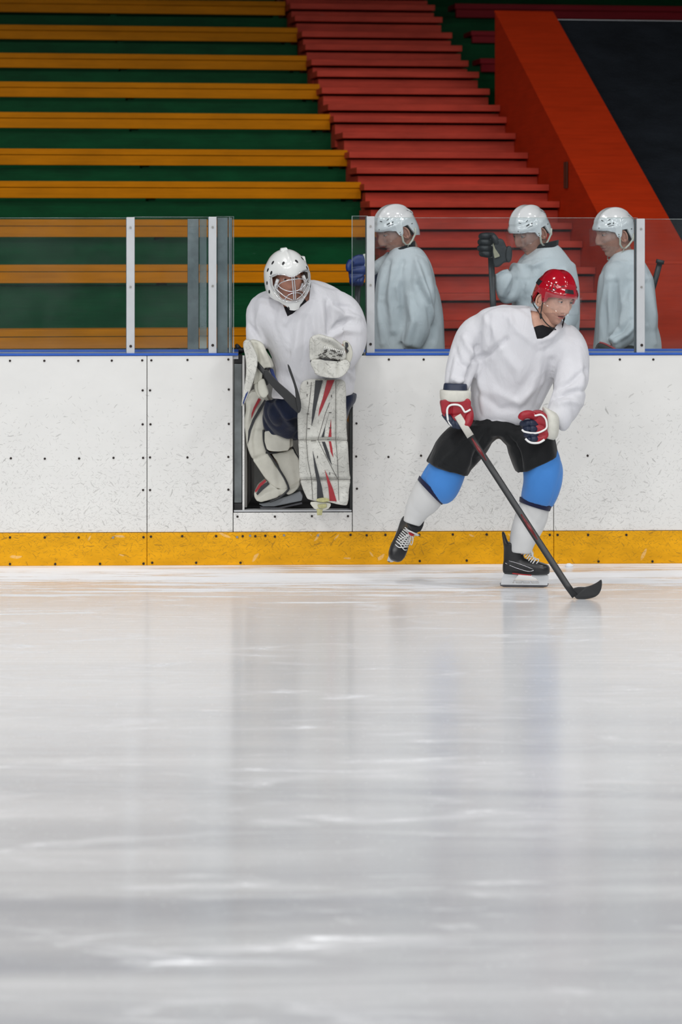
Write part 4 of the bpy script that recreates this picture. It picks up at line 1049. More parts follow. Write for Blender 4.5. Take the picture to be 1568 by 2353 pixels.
for k, (x0, y0, x1, y1, r) in enumerate(((1022, 950, 1040, 972, 9), (1032, 962, 1046, 977, 9), (1043, 966, 1055, 979, 9), (1054, 962, 1063, 973, 8))):      # four fingers closing round the stick
    b = bmesh.new(); parm(b, [(x0, y0, dg_ - .01, r), (bez(x0, x1, .6), bez(y0, y1, .6), dg_ - .035, r), (x1, y1, dg_ - .03, r * .95), (x1 + 9, y1 - 3, dg_ + .0, r * .8)], 4)
    obj('finger', fuse(b, .0045, 3), M['glove_navy'] if k < 3 else M['glove_red'], g, smooth=True)
b = bmesh.new(); parm(b, [(1076, 936, dg_ - .0, 9), (1079, 955, dg_ - .03, 11), (1075, 973, dg_ - .045, 10), (1066, 978, dg_ - .045, 8)], 4)
obj('thumb', fuse(b, .0045, 3), M['glove_red'], g, smooth=True)
b = bmesh.new(); tube(b, spline([P(x, y, dg_ - .052) for x, y in ((1030, 966), (1028, 950), (1029, 938), (1036, 931), (1050, 930), (1060, 934), (1066, 943), (1070, 947), (1082, 941))], 4), .0052, 8)
tube(b, [P(1030, 966, dg_ - .05), P(1034, 974, dg_ - .05), P(1040, 979, dg_ - .045)], .004, 8)
obj('white_piping', b, M['piping'], g, smooth=True)
dl_ = D0 - .36
g = glove_block(sk_p, [(1226, 946), (1238, 943), (1252, 947), (1262, 958), (1264, 980), (1262, 1000), (1256, 1010), (1240, 1018), (1228, 1018), (1227, 1000), (1229, 980), (1222, 962)], dl_ - .05, dl_ + .06, M['glove_red'],
                fl=[([(1230, 975), (1246, 978), (1262, 990)], 2, -.005), ([(1232, 1000), (1250, 1000)], 2, -.004)])
b = bmesh.new(); ploft(b, [(1262, 940, 16, 8, dl_ + .02, .05), (1266, 950, 19, 10, dl_ + .02, .075), (1268, 975, 17, 8, dl_ + .02, .085), (1266, 996, 16, 6, dl_ + .02, .075), (1262, 1008, 12, 3, dl_ + .02, .05)], e=2.4)
obj('cuff', fuse(b, .005, 4), M['glove_white'], g, smooth=True)
for k, (y0, r) in enumerate(((972, 9.5), (985, 9.5), (997, 9), (1008, 8.5))):
    b = bmesh.new(); parm(b, [(1236, y0 + 2, dl_ - .02, r), (1220 + k * 2.5, y0, dl_ - .045, r), (1205 + k * 4, y0 + 1, dl_ - .03, r), (1203 + k * 4.5, y0 + 2, dl_ + .0, r * .9), (1212 + k * 3, y0 + 2, dl_ + .03, r * .8)], 4)
    f_ = obj('finger', fuse(b, .0045, 3, folds([([(1216, 960), (1219, 1020)], 2, -.004)], nz=.001)), M['glove_navy'], g, smooth=True)
b = bmesh.new(); parm(b, [(1232, 958, dl_ - .03, 10), (1216, 952, dl_ - .055, 10), (1202, 955, dl_ - .06, 9.5), (1197, 963, dl_ - .055, 8)], 4)
obj('thumb', fuse(b, .0045, 3), M['glove_red'], g, smooth=True)
b = bmesh.new()
tube(b, spline([P(x, y, dl_ - .058) for x, y in ((1218, 946), (1226, 950), (1230, 955), (1244, 953), (1254, 962), (1257, 974), (1256, 984), (1246, 991), (1234, 995), (1222, 995), (1206, 992), (1200, 987))], 4), .0050, 8)
tube(b, spline([P(x, y, dl_ - .055) for x, y in ((1208, 1008), (1216, 1015), (1226, 1018), (1240, 1017), (1252, 1010))], 4), .0055, 8)
obj('white_piping', b, M['piping'], g, smooth=True)
# stick
stick = empty('hockey_stick', P(1320, 1375, 13.99), label='black hockey stick held by the red helmeted skater, its blade on the ice', cat='hockey stick')
bot = P(1322, 1372, 13.99); bot.z = .018
def P_at(px, py, d): return P(px, py, d)
topd = dg_ - .045
tape0, tape1 = P(1052, 955, topd + .004), P(1082, 1003, topd - .015)
sh = [P(1080, 1000, topd - .015)]
for t in (.25, .5, .75, .95): sh.append(P(bez(1080, 1316, t), bez(1000, 1364, t), bez(topd - .015, 13.99, t)))
b = bmesh.new()
def flatbar(bm, pts, w, h, mi=0):
    """rectangular bar with rounded corners"""
    pts = [Vector(p) for p in pts]; R_ = []
    for i, p in enumerate(pts):
        d = (pts[min(i + 1, len(pts) - 1)] - pts[max(i - 1, 0)]).normalized(); a = d.cross(Vector((0, 1, 0))).normalized(); c_ = d.cross(a)
        R_.append(ring(bm, p, a * (w[i] if isinstance(w, list) else w), c_ * h, 16, 4.0))
    bridge(bm, R_)
flatbar(b, sh + [P(1322, 1370, 13.99)], .0165, .0115); obj('shaft', b, M['stick_black'], stick, smooth=True)
b = bmesh.new(); flatbar(b, [tape0, tape1], .0185, .0135); obj('grip_tape', b, M['tape_white'], stick, smooth=True)
for t0, t1 in ((.02, .16), (.50, .66)):
    b = bmesh.new()
    q0 = P(bez(1080, 1316, t0), bez(1000, 1364, t0), bez(topd - .015, 13.99, t0)); q1 = P(bez(1080, 1316, t1), bez(1000, 1364, t1), bez(topd - .015, 13.99, t1))
    flatbar(b, [q0 - Vector((0, .004, 0)), (q0 + q1) / 2 - Vector((0, .0045, 0)), q1 - Vector((0, .004, 0))], [.004, .010, .003], .0085)
    obj('red_graphic', b, M['stick_red'], stick, smooth=True)
b = bmesh.new()
bl = [(1313, 1356), (1330, 1349), (1345, 1349), (1362, 1344), (1375, 1337), (1383, 1332), (1384, 1345), (1381, 1358), (1374, 1368), (1362, 1374), (1345, 1377), (1330, 1377), (1322, 1373)]
slab(b, smooth_poly(bl, 2), 13.985, 13.994, dl=[-.0 - .00004 * max(0, q[0] - 1330) ** 1.7 * .3 for q in smooth_poly(bl, 2)])
obj('blade', b, M['stick_black'], stick, bevel=.002)

# ================================================================== goalkeeper in the doorway
DG = 15.28
gk = person('person in white goalkeeper mask, jersey and large leg pads stepping through the open doorway', P(700, 1165, 15.55))
b = bmesh.new()
ploft(b, [(712, 950, 55, 0, DG + .14, .08), (715, 900, 62, 0, DG + .08, .10), (712, 820, 70, 0, DG, .12), (700, 740, 78, 0, DG, .12), (690, 690, 70, 0, DG, .10), (682, 668, 34, 0, DG, .07)])
parm(b, [(625, 700, DG, 30), (597, 745, DG, 26), (592, 800, DG - .06, 20), (596, 860, DG - .10, 16)])
parm(b, [(760, 695, DG, 32), (800, 750, DG - .02, 28), (800, 800, DG - .1, 22), (770, 820, DG - .2, 16)])
parm(b, [(670, 940, DG + .16, 34), (655, 975, DG + .26, 30), (640, 1020, DG + .36, 26), (655, 1090, DG + .38, 20), (640, 1130, DG + .38, 14)])
parm(b, [(750, 940, DG + .10, 30), (750, 1000, DG + .03, 30), (750, 1080, DG + .0, 24), (746, 1130, DG + .0, 16)])
MG = head_matrix(660, 639, DG - .17, 14, 12, -8, 1.03)
body_obj(gk, b, dict(MM=MG, neck_to=P(686, 700, DG - .02), neck_r=.060, stub=False), [M['skin2'], M['lips'], M['hair_fair'], M['eye_white'], M['eye_dark'], M['stubble']], M['skin2'])
b = bmesh.new()
ploft(b, [(690, 760, 60, 0, DG, .15), (680, 725, 54, 0, DG - .02, .15), (676, 700, 46, 0, DG - .02, .13), (674, 680, 34, 0, DG - .02, .09)], e=2.0)
obj('undershirt', fuse(b, .009, 3), M['undershirt'], gk, smooth=True)
b = bmesh.new()
ploft(b, [(718, 911, 95, -4, DG + .04, .175), (722, 890, 95, 0, DG + .04, .185), (728, 850, 90, 0, DG + .02, .19), (714, 800, 96, 0, DG, .19), (694, 750, 106, 0, DG, .185), (689, 710, 112, 0, DG, .18),
          (686, 685, 102, -4, DG, .16), (684, 664, 78, -8, DG + .01, .13), (682, 651, 40, -6, DG + .02, .10)], e=2.4)
parm(b, [(640, 700, DG, 42), (598, 712, DG, 34), (590, 745, DG - .02, 27), (590, 780, DG - .05, 25), (592, 800, DG - .07, 22)])
parm(b, [(742, 690, DG, 40), (785, 710, DG, 40), (806, 750, DG - .03, 38), (806, 790, DG - .06, 37), (800, 820, DG - .10, 28), (788, 833, DG - .13, 20)])
FG = folds([([(571, 745), (590, 765), (604, 795)], 5, -.010), ([(600, 700), (592, 735), (596, 770), (610, 810)], 6, .006), ([(753, 690), (757, 730), (753, 768)], 5, -.013),
            ([(762, 700), (790, 725), (825, 730)], 6, .008), ([(757, 765), (780, 742), (800, 733)], 5, -.011), ([(760, 775), (790, 760), (825, 762)], 7, .008), ([(770, 700), (800, 705), (830, 725)], 5, -.005),
            ([(650, 735), (655, 745), (658, 740), (672, 715)], 5, .005), ([(648, 690), (640, 740), (660, 800)], 8, .006), ([(690, 720), (680, 790), (665, 860)], 9, .007), ([(705, 730), (700, 800), (690, 860)], 7, -.006),
            ([(620, 800), (640, 850), (650, 905)], 8, .006), ([(720, 720), (722, 760), (728, 770)], 6, .005), ([(660, 860), (690, 890), (700, 905)], 8, -.007), ([(570, 684), (620, 684), (650, 690)], 2, .0025),
            ([(700, 690), (760, 690), (800, 700)], 2, .0025), ([(805, 860), (812, 880), (815, 905)], 6, -.006), ([(790, 845), (815, 870)], 5, .008), ([(739, 700), (742, 740), (748, 770)], 5, .005)], nz=.006, ns=5, seed=4)
je = obj('jersey', fuse(b, .0085, 5, FG), M['jersey'], gk, smooth=True)
neck_cut(je, [(641, 640), (642, 680), (650, 702), (660, 728), (672, 722), (690, 706), (710, 690), (715, 640)], DG - .27, DG - .01)
# trousers
b = bmesh.new()
ploft(b, [(715, 890, 78, 0, DG + .06, .14), (712, 930, 84, 0, DG + .10, .16), (708, 960, 84, 0, DG + .12, .15)])
ploft(b, [(660, 920, 50, 0, DG + .12, .15), (652, 950, 48, 2, DG + .16, .16), (650, 980, 43, 4, DG + .22, .15), (650, 1004, 36, 5, DG + .26, .12)])
ploft(b, [(770, 905, 50, 0, DG + .10, .14), (768, 925, 49, -4, DG + .10, .14), (758, 955, 42, -8, DG + .08, .12), (752, 1010, 34, 0, DG + .05, .10)])
obj('hockey_pants', fuse(b, .009, 4, folds([([(640, 925), (660, 960), (680, 985)], 8, .008)], nz=.008)), M['pants_navy'], gk, smooth=True)
# mask
def goalie_mask(MM, parent):
    S = Shell('mask'); nu, nv = 88, 30; bm = bmesh.new(); rows = []
    def rim(az):
        a = abs((math.degrees(az) + 180) % 360 - 180)
        pts = [(0, -.150), (22, -.147), (40, -.120), (60, -.098), (80, -.086), (100, -.066), (125, -.045), (180, -.045)]
        for (a0, z0), (a1, z1) in zip(pts, pts[1:]):
            if a <= a1: return z0 + (z1 - z0) * sstep(a0, a1, a)
        return -.045
    def sp(az, z, off=0.0):
        p, n = S.pt(az, z, off); a = abs(az)
        if z < -.05:
            k = sstep(-.05, -.17, z)
            p.x *= 1 - .40 * k; p.y -= .012 * k * max(0, math.cos(az))
        return p
    for i in range(nv + 1):
        t = i / nv; row = []
        for j in range(nu):
            az = 2 * math.pi * j / nu - math.pi; zr = rim(az); z = zr + (.149 - zr) * math.sin(t * math.pi / 2) ** .95
            row.append(bm.verts.new(MM @ sp(az, z)))
        rows.append(row)
    for i in range(nv):
        for j in range(nu): bm.faces.new((rows[i][j], rows[i][(j + 1) % nu], rows[i + 1][(j + 1) % nu], rows[i + 1][j]))
    bm.faces.new(rows[-1])
    h = obj('mask', bm, M['mask_white'], parent, smooth=True)
    s_ = h.modifiers.new('t', 'SOLIDIFY'); s_.thickness = .009; s_.offset = -1
    op = [(-.094, .030), (-.070, .044), (-.036, .042), (-.014, .032), (.014, .032), (.036, .042), (.070, .044), (.094, .030), (.094, -.010), (.080, -.052), (.058, -.082), (.022, -.094), (-.022, -.094), (-.058, -.082), (-.080, -.052), (-.094, -.010)]
    cb = bmesh.new(); A = [cb.verts.new(MM @ Vector((x, -.30, z))) for x, z in op]; B = [cb.verts.new(MM @ Vector((x, -.02, z))) for x, z in op]
    cb.faces.new(A); cb.faces.new(B[::-1])
    for i in range(len(op)): cb.faces.new((A[i], B[i], B[(i + 1) % len(op)], A[(i + 1) % len(op)]))
    bmesh.ops.recalc_face_normals(cb, faces=cb.faces)
    me = bpy.data.meshes.new('c'); cb.to_mesh(me); cb.free(); co = bpy.data.objects.new('c', me); COL.objects.link(co)
    m = h.modifiers.new('b', 'BOOLEAN'); m.object = co; m.operation = 'DIFFERENCE'; m.solver = 'EXACT'
    dg = bpy.context.evaluated_depsgraph_get(); m2 = bpy.data.meshes.new_from_object(h.evaluated_get(dg)); h.modifiers.clear(); h.data = m2
    bpy.data.objects.remove(co)
    m2.polygons.foreach_set('use_smooth', [True] * len(m2.polygons))
    e_ = h.modifiers.new('es', 'EDGE_SPLIT'); e_.split_angle = math.radians(40)
    sc = MM.to_scale()[0]
    def on(x, z, off):          # point on the mask front at lateral x, height z
        lo, hi = -math.pi / 2, math.pi / 2
        for _ in range(30):
            mid = (lo + hi) / 2
            if sp(mid, z).x < x: lo = mid
            else: hi = mid
        return MM @ sp((lo + hi) / 2, z, off)
    b = bmesh.new()
    frame = [on(x * 1.05, z * 1.05, .006) for x, z in op]; tube(b, spline(frame + [frame[0]], 3), .0028 * sc, 8)
    def bar(pts, r=.0026, off=.008): tube(b, spline([on(x, z, off) for x, z in pts], 5), r * sc, 8)
    bar([(-.005, .036), (-.005, -.03), (-.004, -.092)], .003); bar([(.005, .036), (.005, -.03), (.004, -.092)], .003)
    bar([(-.078, -.030), (-.062, .002), (-.030, .016), (0, .017), (.030, .016), (.062, .002), (.078, -.030)])
    bar([(-.080, .006), (-.055, -.024), (-.025, -.040), (0, -.043), (.025, -.040), (.055, -.024), (.080, .006)])
    bar([(-.046, -.088), (-.035, -.066), (-.018, -.055), (0, -.052), (.018, -.055), (.035, -.066), (.046, -.088)])
    bar([(-.084, -.020), (-.060, -.050), (-.035, -.074), (-.010, -.088)]); bar([(.084, -.020), (.060, -.050), (.035, -.074), (.010, -.088)])
    obj('cage', b, M['chrome'], h, smooth=True)
    b = bmesh.new()
    for az, z in ((-22, .098), (22, .098), (-62, .10), (62, .10), (-60, .052), (-74, .062), (60, .052), (74, .062), (-76, -.004), (76, -.004), (-72, -.048), (72, -.048)):
        p_, n_ = S.pt(math.radians(az), z); q = sp(math.radians(az), z, .0); nn = (MM.to_3x3() @ n_).normalized()
        up = (MM.to_3x3() @ Vector((0, 0, 1))); t1 = (up - nn * up.dot(nn)).normalized(); t2 = nn.cross(t1)
        sg = .35 if az > 0 else -.35
        t1, t2 = t1 * math.cos(sg) + t2 * math.sin(sg), t2 * math.cos(sg) - t1 * math.sin(sg)
        rr = [ring(b, MM @ q + nn * o_ * sc, t1 * .0105 * sc, t2 * .0062 * sc, 14) for o_ in (-.004, .0012)]; bridge(b, rr)
    for x, z in ((-.028, -.132), (.034, -.128)):
        q = on(x, z, 0); rr = [ring(b, q + (MM.to_3x3() @ Vector((0, -1, 0))).normalized() * o_, MM.to_3x3() @ Vector((.0045, 0, 0)), MM.to_3x3() @ Vector((0, 0, .009)), 14) for o_ in (-.004, .0016)]; bridge(b, rr)
    obj('vent', b, M['vent'], h)
    b = bmesh.new()
    for az, z, w in ((4, .1488, .020), (88, .098, .014)):
        if az == 4: c_ = MM @ Vector((-.006, -.010, .151)); bm_pts = [(-.020, -.012, -.004), (.020, -.012, -.004), (.020, .012, -.004), (-.020, .012, -.004), (-.014, -.010, .010), (.016, -.010, .010), (.016, .010, .010), (-.014, .010, .010)]
        else: c_ = MM @ sp(math.radians(88), .085, 0); bm_pts = [(-.006, -.012, -.020), (.008, -.010, -.018), (.008, .010, -.018), (-.006, .012, -.020), (-.010, -.012, .018), (.004, -.010, .016), (.004, .010, .016), (-.010, .012, .018)]
        hexa(b, [c_ + MM.to_3x3() @ Vector(q) for q in bm_pts])
    obj('strap_clip', b, M['mask_white'], h, bevel=.002)
    b = bmesh.new()      # padding seen inside the opening
    for s in (-1, 1):
        tube(b, [MM @ Vector((s * .066, -.078, .018)), MM @ Vector((s * .080, -.062, -.02)), MM @ Vector((s * .066, -.060, -.070))], .009 * sc, 8)
    tube(b, spline([MM @ Vector((-.064, -.084, .050)), MM @ Vector((0, -.106, .052)), MM @ Vector((.064, -.084, .050))], 4), .010 * sc, 8)
    obj('padding', b, M['helmet_white'], h, smooth=True)
goalie_mask(MG, gk)
# blocker, trapper
DB = DG - .19
g = obj('blocker', puff(smooth_poly([(560, 784), (573, 782), (583, 800), (592, 822), (590, 850), (583, 875), (575, 898), (560, 932), (555, 932), (558, 905), (563, 880), (566, 850), (564, 820), (559, 798)], 2), DB - .08, DB + .14, .005, 4), M['pad'], gk, smooth=True)
obj('hand_guard', puff(smooth_poly([(574, 783), (592, 783), (607, 792), (616, 813), (626, 838), (625, 847), (610, 846), (604, 856), (604, 870), (596, 880), (580, 885), (586, 850), (586, 815)], 2), DB - .03, DB + .12, .005, 4, folds([([(588, 790), (594, 830), (590, 880)], 3, -.006), ([(600, 800), (612, 830)], 5, .006)])), M['pad_side'], g, smooth=True)
for k, (pts) in enumerate(([(592, 878), (606, 870), (612, 888), (617, 905), (606, 915), (594, 903)], [(584, 884), (594, 880), (600, 900), (598, 914), (588, 903)])):
    obj('finger_guard', puff(smooth_poly(pts, 2), DB - .045 + k * .02, DB + .05, .0045, 3), M['pad_side'], g, smooth=True)
b = bmesh.new()
for k in range(4): parm(b, [(600, 852 + k * 8, DB + .04, 7), (609, 852 + k * 8, DB + .0, 7), (613, 856 + k * 8, DB + .03, 6.5)], 4)
parm(b, [(602, 848, DB + .03, 7), (612, 845, DB - .01, 6), (618, 850, DB - .01, 5.5)], 4)
obj('finger_grip', fuse(b, .0045, 3), M['glove_black'], g, smooth=True)
b = bmesh.new(); slab(b, [(618, 846), (627, 848), (634, 868), (640, 878), (632, 878)], DB + .02, DB + .06); obj('blue_lining', b, M['glove_blue'], g, bevel=.003)
b = bmesh.new(); slab(b, [(565, 905), (571, 898), (568, 908), (562, 922), (560, 930), (558, 926)], DB - .083, DB - .07); obj('blue_edge', b, M['glove_blue'], g)
DT = DG - .30
g = obj('catching_glove', puff(smooth_poly([(713, 778), (728, 771), (743, 770), (757, 776), (772, 782), (787, 793), (795, 808), (796, 822), (789, 832), (775, 829), (755, 826), (735, 824), (714, 830), (712, 805)], 2), DT - .05, DT + .08, .005, 4,
        folds([([(716, 780), (716, 822)], 2, -.004), ([(724, 776), (724, 824)], 2, -.004), ([(728, 780), (760, 792), (790, 815)], 2, -.005), ([(732, 772), (765, 782), (790, 800)], 4, .006)], nz=.003)), M['pad'], gk, smooth=True)
obj('palm', puff(smooth_poly([(714, 830), (733, 826), (755, 827), (775, 829), (797, 826), (806, 838), (797, 856), (784, 868), (770, 871), (752, 870), (737, 866), (722, 852)], 2), DT - .065, DT + .07, .005, 4,
        folds([([(728, 835), (727, 855), (738, 865)], 3, .005), ([(748, 835), (750, 855), (766, 868)], 2, -.005), ([(776, 832), (776, 866)], 2, -.006)], nz=.003)), M['pad'], g, smooth=True)
obj('cuff', puff(smooth_poly([(786, 788), (797, 784), (808, 797), (811, 815), (806, 832), (797, 842), (792, 826), (797, 808)], 2), DT - .02, DT + .10, .005, 4), M['pad_side'], g, smooth=True)
b = bmesh.new(); random.seed(3)
for k in range(30):
    x, y = random.uniform(734, 786), random.uniform(804, 826) + 0; y += (x - 734) * .09 - 2
    tube(b, [P(x - 3, y + random.uniform(-2, 2), DT - .057), P(x, y, DT - .066), P(x + 3, y + random.uniform(-3, 3), DT - .057)], .0022, 6)
obj('pocket_lacing', b, M['seam'], g, smooth=True)
b = bmesh.new()
for k in range(12): 
    x, y = bez(745, 790, k / 11), bez(800, 812, k / 11); tube(b, [P(x - 1, y + 5, DT - .056), P(x + 2, y - 5, DT - .060)], .002, 6)
obj('white_lacing', b, M['piping'], g, smooth=True)
b = bmesh.new()      # fingers and thumb inside the trapper's dark rim
tube(b, spline([P(x, y, DT - .052) for x, y in ((713, 831), (735, 826), (760, 828), (780, 832), (788, 828))], 4), .005, 8)
obj('dark_rim', b, M['glove_black'], g, smooth=True)
b = bmesh.new(); slab(b, [(794, 786), (800, 788), (801, 796), (797, 800), (802, 806), (798, 812), (794, 800)], DT - .03, DT + .0); obj('wrist_strap', b, M['pad_black'], g, bevel=.002)
# goalkeeper's stick
gs_ = empty('goalkeeper_stick', P(650, 900, DG - .28), label='dark wide goalkeeper stick held in the blocker with its blade pointing up', cat='hockey stick')
b = bmesh.new(); slab(b, [(606, 851), (614, 850), (625, 862), (642, 880), (662, 897), (676, 910), (680, 915), (690, 925), (692, 940), (688, 949), (684, 949), (668, 934), (650, 914), (633, 897), (616, 878), (608, 866)], DG - .30, DG - .276)
obj('paddle', b, M['stick_black'], gs_, bevel=.003)
b = bmesh.new(); bl = [(661, 837), (666, 842), (672, 858), (679, 878), (686, 900), (691, 920), (692.5, 936), (689, 948), (684, 940), (680, 918), (678, 895), (672, 874), (664, 852)]
slab(b, smooth_poly(bl, 2), DG - .316, DG - .302); obj('blade', b, M['stick_black'], gs_, bevel=.002)
b = bmesh.new(); flatbar(b, [P(611, 860, DG - .288), P(596, 842, DG - .22), P(580, 822, DG - .17)], .0125, .011); obj('shaft', b, M['stick_black'], gs_, smooth=True)
# leg pads
DPF = 15.05
out = [(690, 884), (697, 876), (712, 872), (745, 870), (785, 873), (794, 880), (796, 905), (797, 945), (797, 985), (799, 1012), (800, 1040), (802, 1070), (803, 1090), (806, 1102), (804, 1115), (800, 1150), (797, 1161), (782, 1160), (760, 1156), (722, 1152), (706, 1148), (698, 1130), (690, 1104), (688, 1075), (688, 1040), (686, 1012), (685, 980), (684, 955), (687, 940), (687, 910)]
def curve_d(q): return .00000 + .000016 * (q[0] - 744) ** 2
b = bmesh.new(); slab(b, out, DPF + .03, DPF + .15)
pad = obj('leg_pad', fuse(b, .006, 4, folds([([(688, 1012), (745, 1009), (799, 1012)], 3, -.010), ([(690, 1103), (745, 1101), (805, 1103)], 3, -.010), ([(705, 880), (704, 1000), (712, 1145)], 2, -.003), ([(772, 875), (772, 1010), (778, 1150)], 2, -.003)], nz=.002)), M['pad'], gk, smooth=True)
def strip(pts, m, nm, par, d=DPF + .0245, th=.006):
    b = bmesh.new(); slab(b, pts, d, d + th); return obj(nm, b, m, par)
for pts in ([(725, 874), (742, 874), (734, 905), (728, 930), (722, 960), (716, 979), (718, 945), (722, 910)], [(756, 950), (748, 980), (745, 1004.5), (739, 1004.5), (748, 978)], [(740, 1015), (747, 1015), (756, 1040), (763, 1069), (752, 1050)],
            [(719, 1036), (725, 1060), (733, 1090), (740, 1120), (745, 1150), (729, 1150), (729, 1110), (723, 1075)]):
    strip(pts, M['pad_black'], 'dark_stripe', pad)
for pts in ([(752, 874), (769, 873), (758, 900), (748, 922), (738, 945), (732, 957), (734, 940), (742, 915)], [(761, 963), (762, 1004), (755, 1004), (758, 985)], [(756, 1014), (761, 1014), (764, 1030), (766, 1051), (760, 1038)],
            [(747, 1080), (756, 1100), (766, 1125), (774, 1152), (758, 1151), (755, 1120)]):
    strip(pts, M['pad_red'], 'red_stripe', pad)
b = bmesh.new()
for pts in ([(716, 878), (712, 920), (706, 960), (704, 1010), (708, 1060), (716, 1100), (719, 1148)], [(772, 876), (772, 1010), (776, 1060), (779, 1150)], [(686, 1011), (720, 1011), (750, 1010), (799, 1012)], [(690, 1103), (745, 1101), (805, 1102)],
            [(758, 925), (748, 950), (731, 1010), (745, 1040), (776, 1100)]):
    line_on(b, pts, DPF + .0255, .0012)
for x, y, hz in ((707, 880, 0), (706, 908, 0), (762, 910, 0), (708, 951, 1), (759, 948, 1), (710, 985, 1), (759, 983, 1), (721, 1013, 2), (755, 1010, 1), (730, 1050, 0), (758, 1088, 0)):
    line_on(b, [(x - (3 if hz == 1 else 6 if hz else 0), y - (0 if hz else 3)), (x + (3 if hz == 1 else 6 if hz else 0), y + (0 if hz else 3))], DPF + .0225, .002)
obj('seam', b, M['seam'], pad, smooth=True)
b = bmesh.new(); slab(b, smooth_poly([(728, 1147), (742, 1144), (756, 1147), (757, 1152), (742, 1154), (729, 1152)], 2), DPF + .015, DPF + .05); obj('toe_tie', b, M['yellowed'], pad, bevel=.003)
b = bmesh.new(); slab(b, smooth_poly([(714, 1154), (740, 1153), (760, 1157), (758, 1166), (748, 1172), (728, 1172), (717, 1163)], 2), DPF + .035, DPF + .075); obj('toe_bridge', b, M['pad_side'], pad, bevel=.004)
b = bmesh.new(); slab(b, [(730, 1160), (750, 1158), (752, 1165), (742, 1169), (732, 1167)], DPF + .025, DPF + .04); slab(b, [(728, 1169), (742, 1171), (740, 1184), (729, 1184)], DPF + .03, DPF + .036); obj('toe_strap', b, M['yellowed'], pad, bevel=.002)
# right leg pad seen from its inner side, bent at the ankle
DR = 15.50
o_up = [(564, 912), (580, 898), (600, 898), (614, 908), (622, 925), (624, 938), (620, 953), (612, 972), (607, 990), (607, 1010), (611, 1028), (619, 1044), (632, 1062), (644, 1082), (655, 1100), (662, 1118), (662, 1124), (650, 1127), (638, 1126), (625, 1120), (609, 1101), (594, 1077), (582, 1058), (575, 1040), (569, 1020), (565, 990), (563, 950)]
pr = obj('leg_pad', puff(o_up, DR, DR + .22, .0065, 5, folds([([(570, 1058), (590, 1052), (612, 1044)], 2.5, -.006), ([(585, 990), (600, 988), (608, 992)], 2, -.005), ([(600, 925), (590, 970), (583, 1010), (588, 1050), (615, 1095), (640, 1118)], 2, -.003), ([(575, 930), (568, 980)], 6, .006)])), M['pad_side'], gk, smooth=True)
o_lo = [(609, 1102), (625, 1112), (640, 1122), (662, 1122), (661, 1128), (650, 1138), (636, 1146), (620, 1151), (600, 1156), (590, 1152), (585, 1144), (584, 1134), (592, 1118)]
obj('boot_flap', puff(o_lo, DR - .005, DR + .20, .006, 4, folds([([(590, 1145), (610, 1128), (640, 1125)], 2.5, -.004)])), M['pad_side'], pr, smooth=True)
b = bmesh.new()
for pts in ([(606, 988), (606.5, 1010), (611, 1029), (619, 1044), (632, 1062), (644, 1082), (655, 1100), (663, 1119), (662, 1126), (650, 1138), (636, 1147), (620, 1153)],):
    tube(b, spline([P(x, y, DR - .006) for x, y in pts], 4), .0055, 8)
tube(b, [P(x, y, DR - .004) for x, y in ((611, 1040), (622, 1041), (638, 1039))], .005, 8)
obj('black_piping', b, M['pad_black'], pr, smooth=True)
for pts, m in (([(594, 915), (583, 937), (573, 965), (568, 985), (571, 985), (578, 962), (588, 938), (600, 918)], 'pad_red'), ([(608, 918), (594, 940), (580, 965), (571, 990), (569, 1020), (573, 1010), (577, 990), (587, 965), (600, 943), (612, 922)], 'pad_black'),
               ([(609, 1102), (596, 1112), (586, 1128), (588, 1132), (598, 1120), (612, 1106)], 'pad_red'), ([(615, 1107), (600, 1117), (589, 1134), (592, 1138), (604, 1126), (620, 1112)], 'pad_black')):
    b = bmesh.new(); slab(b, pts, DR - .008, DR + .006); obj('red_stripe' if m == 'pad_red' else 'dark_stripe', b, M[m], pr)
obj('knee_block', puff(smooth_poly([(608, 992), (625, 988), (645, 990), (662, 998), (667, 1005), (667, 1028), (662, 1036), (640, 1038), (620, 1037), (613, 1032), (608, 1015)], 1), DR - .05, DR + .10, .005, 3), M['pad_side'], pr, smooth=True)
obj('knee_cradle', puff(smooth_poly([(660, 1002), (673, 1003), (674, 1025), (668, 1028), (660, 1026)], 1), DR - .01, DR + .10, .005, 3), M['pad_side'], pr, smooth=True)
obj('calf_wrap', puff(smooth_poly([(622, 1042), (640, 1039), (662, 1036), (674, 1030), (682, 1046), (688, 1062), (690, 1086), (690, 1112), (676, 1130), (662, 1137), (655, 1130), (663, 1118), (650, 1092), (636, 1066)], 2), DR + .01, DR + .17, .006, 4, folds([([(663, 1122), (676, 1117), (690, 1108)], 3, -.006)])), M['pad_side'], pr, smooth=True)
b = bmesh.new(); tube(b, [P(x, y, DR + .02) for x, y in ((672, 1028), (680, 1044), (688, 1056))], .006, 6); tube(b, [P(x, y, DR + .03) for x, y in ((683, 1064), (688, 1090))], .007, 6); obj('leg_strap', b, M['pad_black'], pr, smooth=True)
b = bmesh.new()
slab(b, [(594, 1158), (612, 1155), (640, 1147), (660, 1140), (690, 1128), (696, 1140), (694, 1151), (660, 1158), (630, 1164), (605, 1164)], DR + .06, DR + .12)
sk2 = obj('skate', b, mat('grey_goal_skate', (0.30, 0.32, 0.34), 0.5, 0.2), gk, bevel=.006)
b = bmesh.new(); slab(b, [(597, 1164), (640, 1166), (694, 1154), (695, 1158), (640, 1170), (600, 1169)], DR + .086, DR + .092); obj('runner', b, M['runner'], sk2)

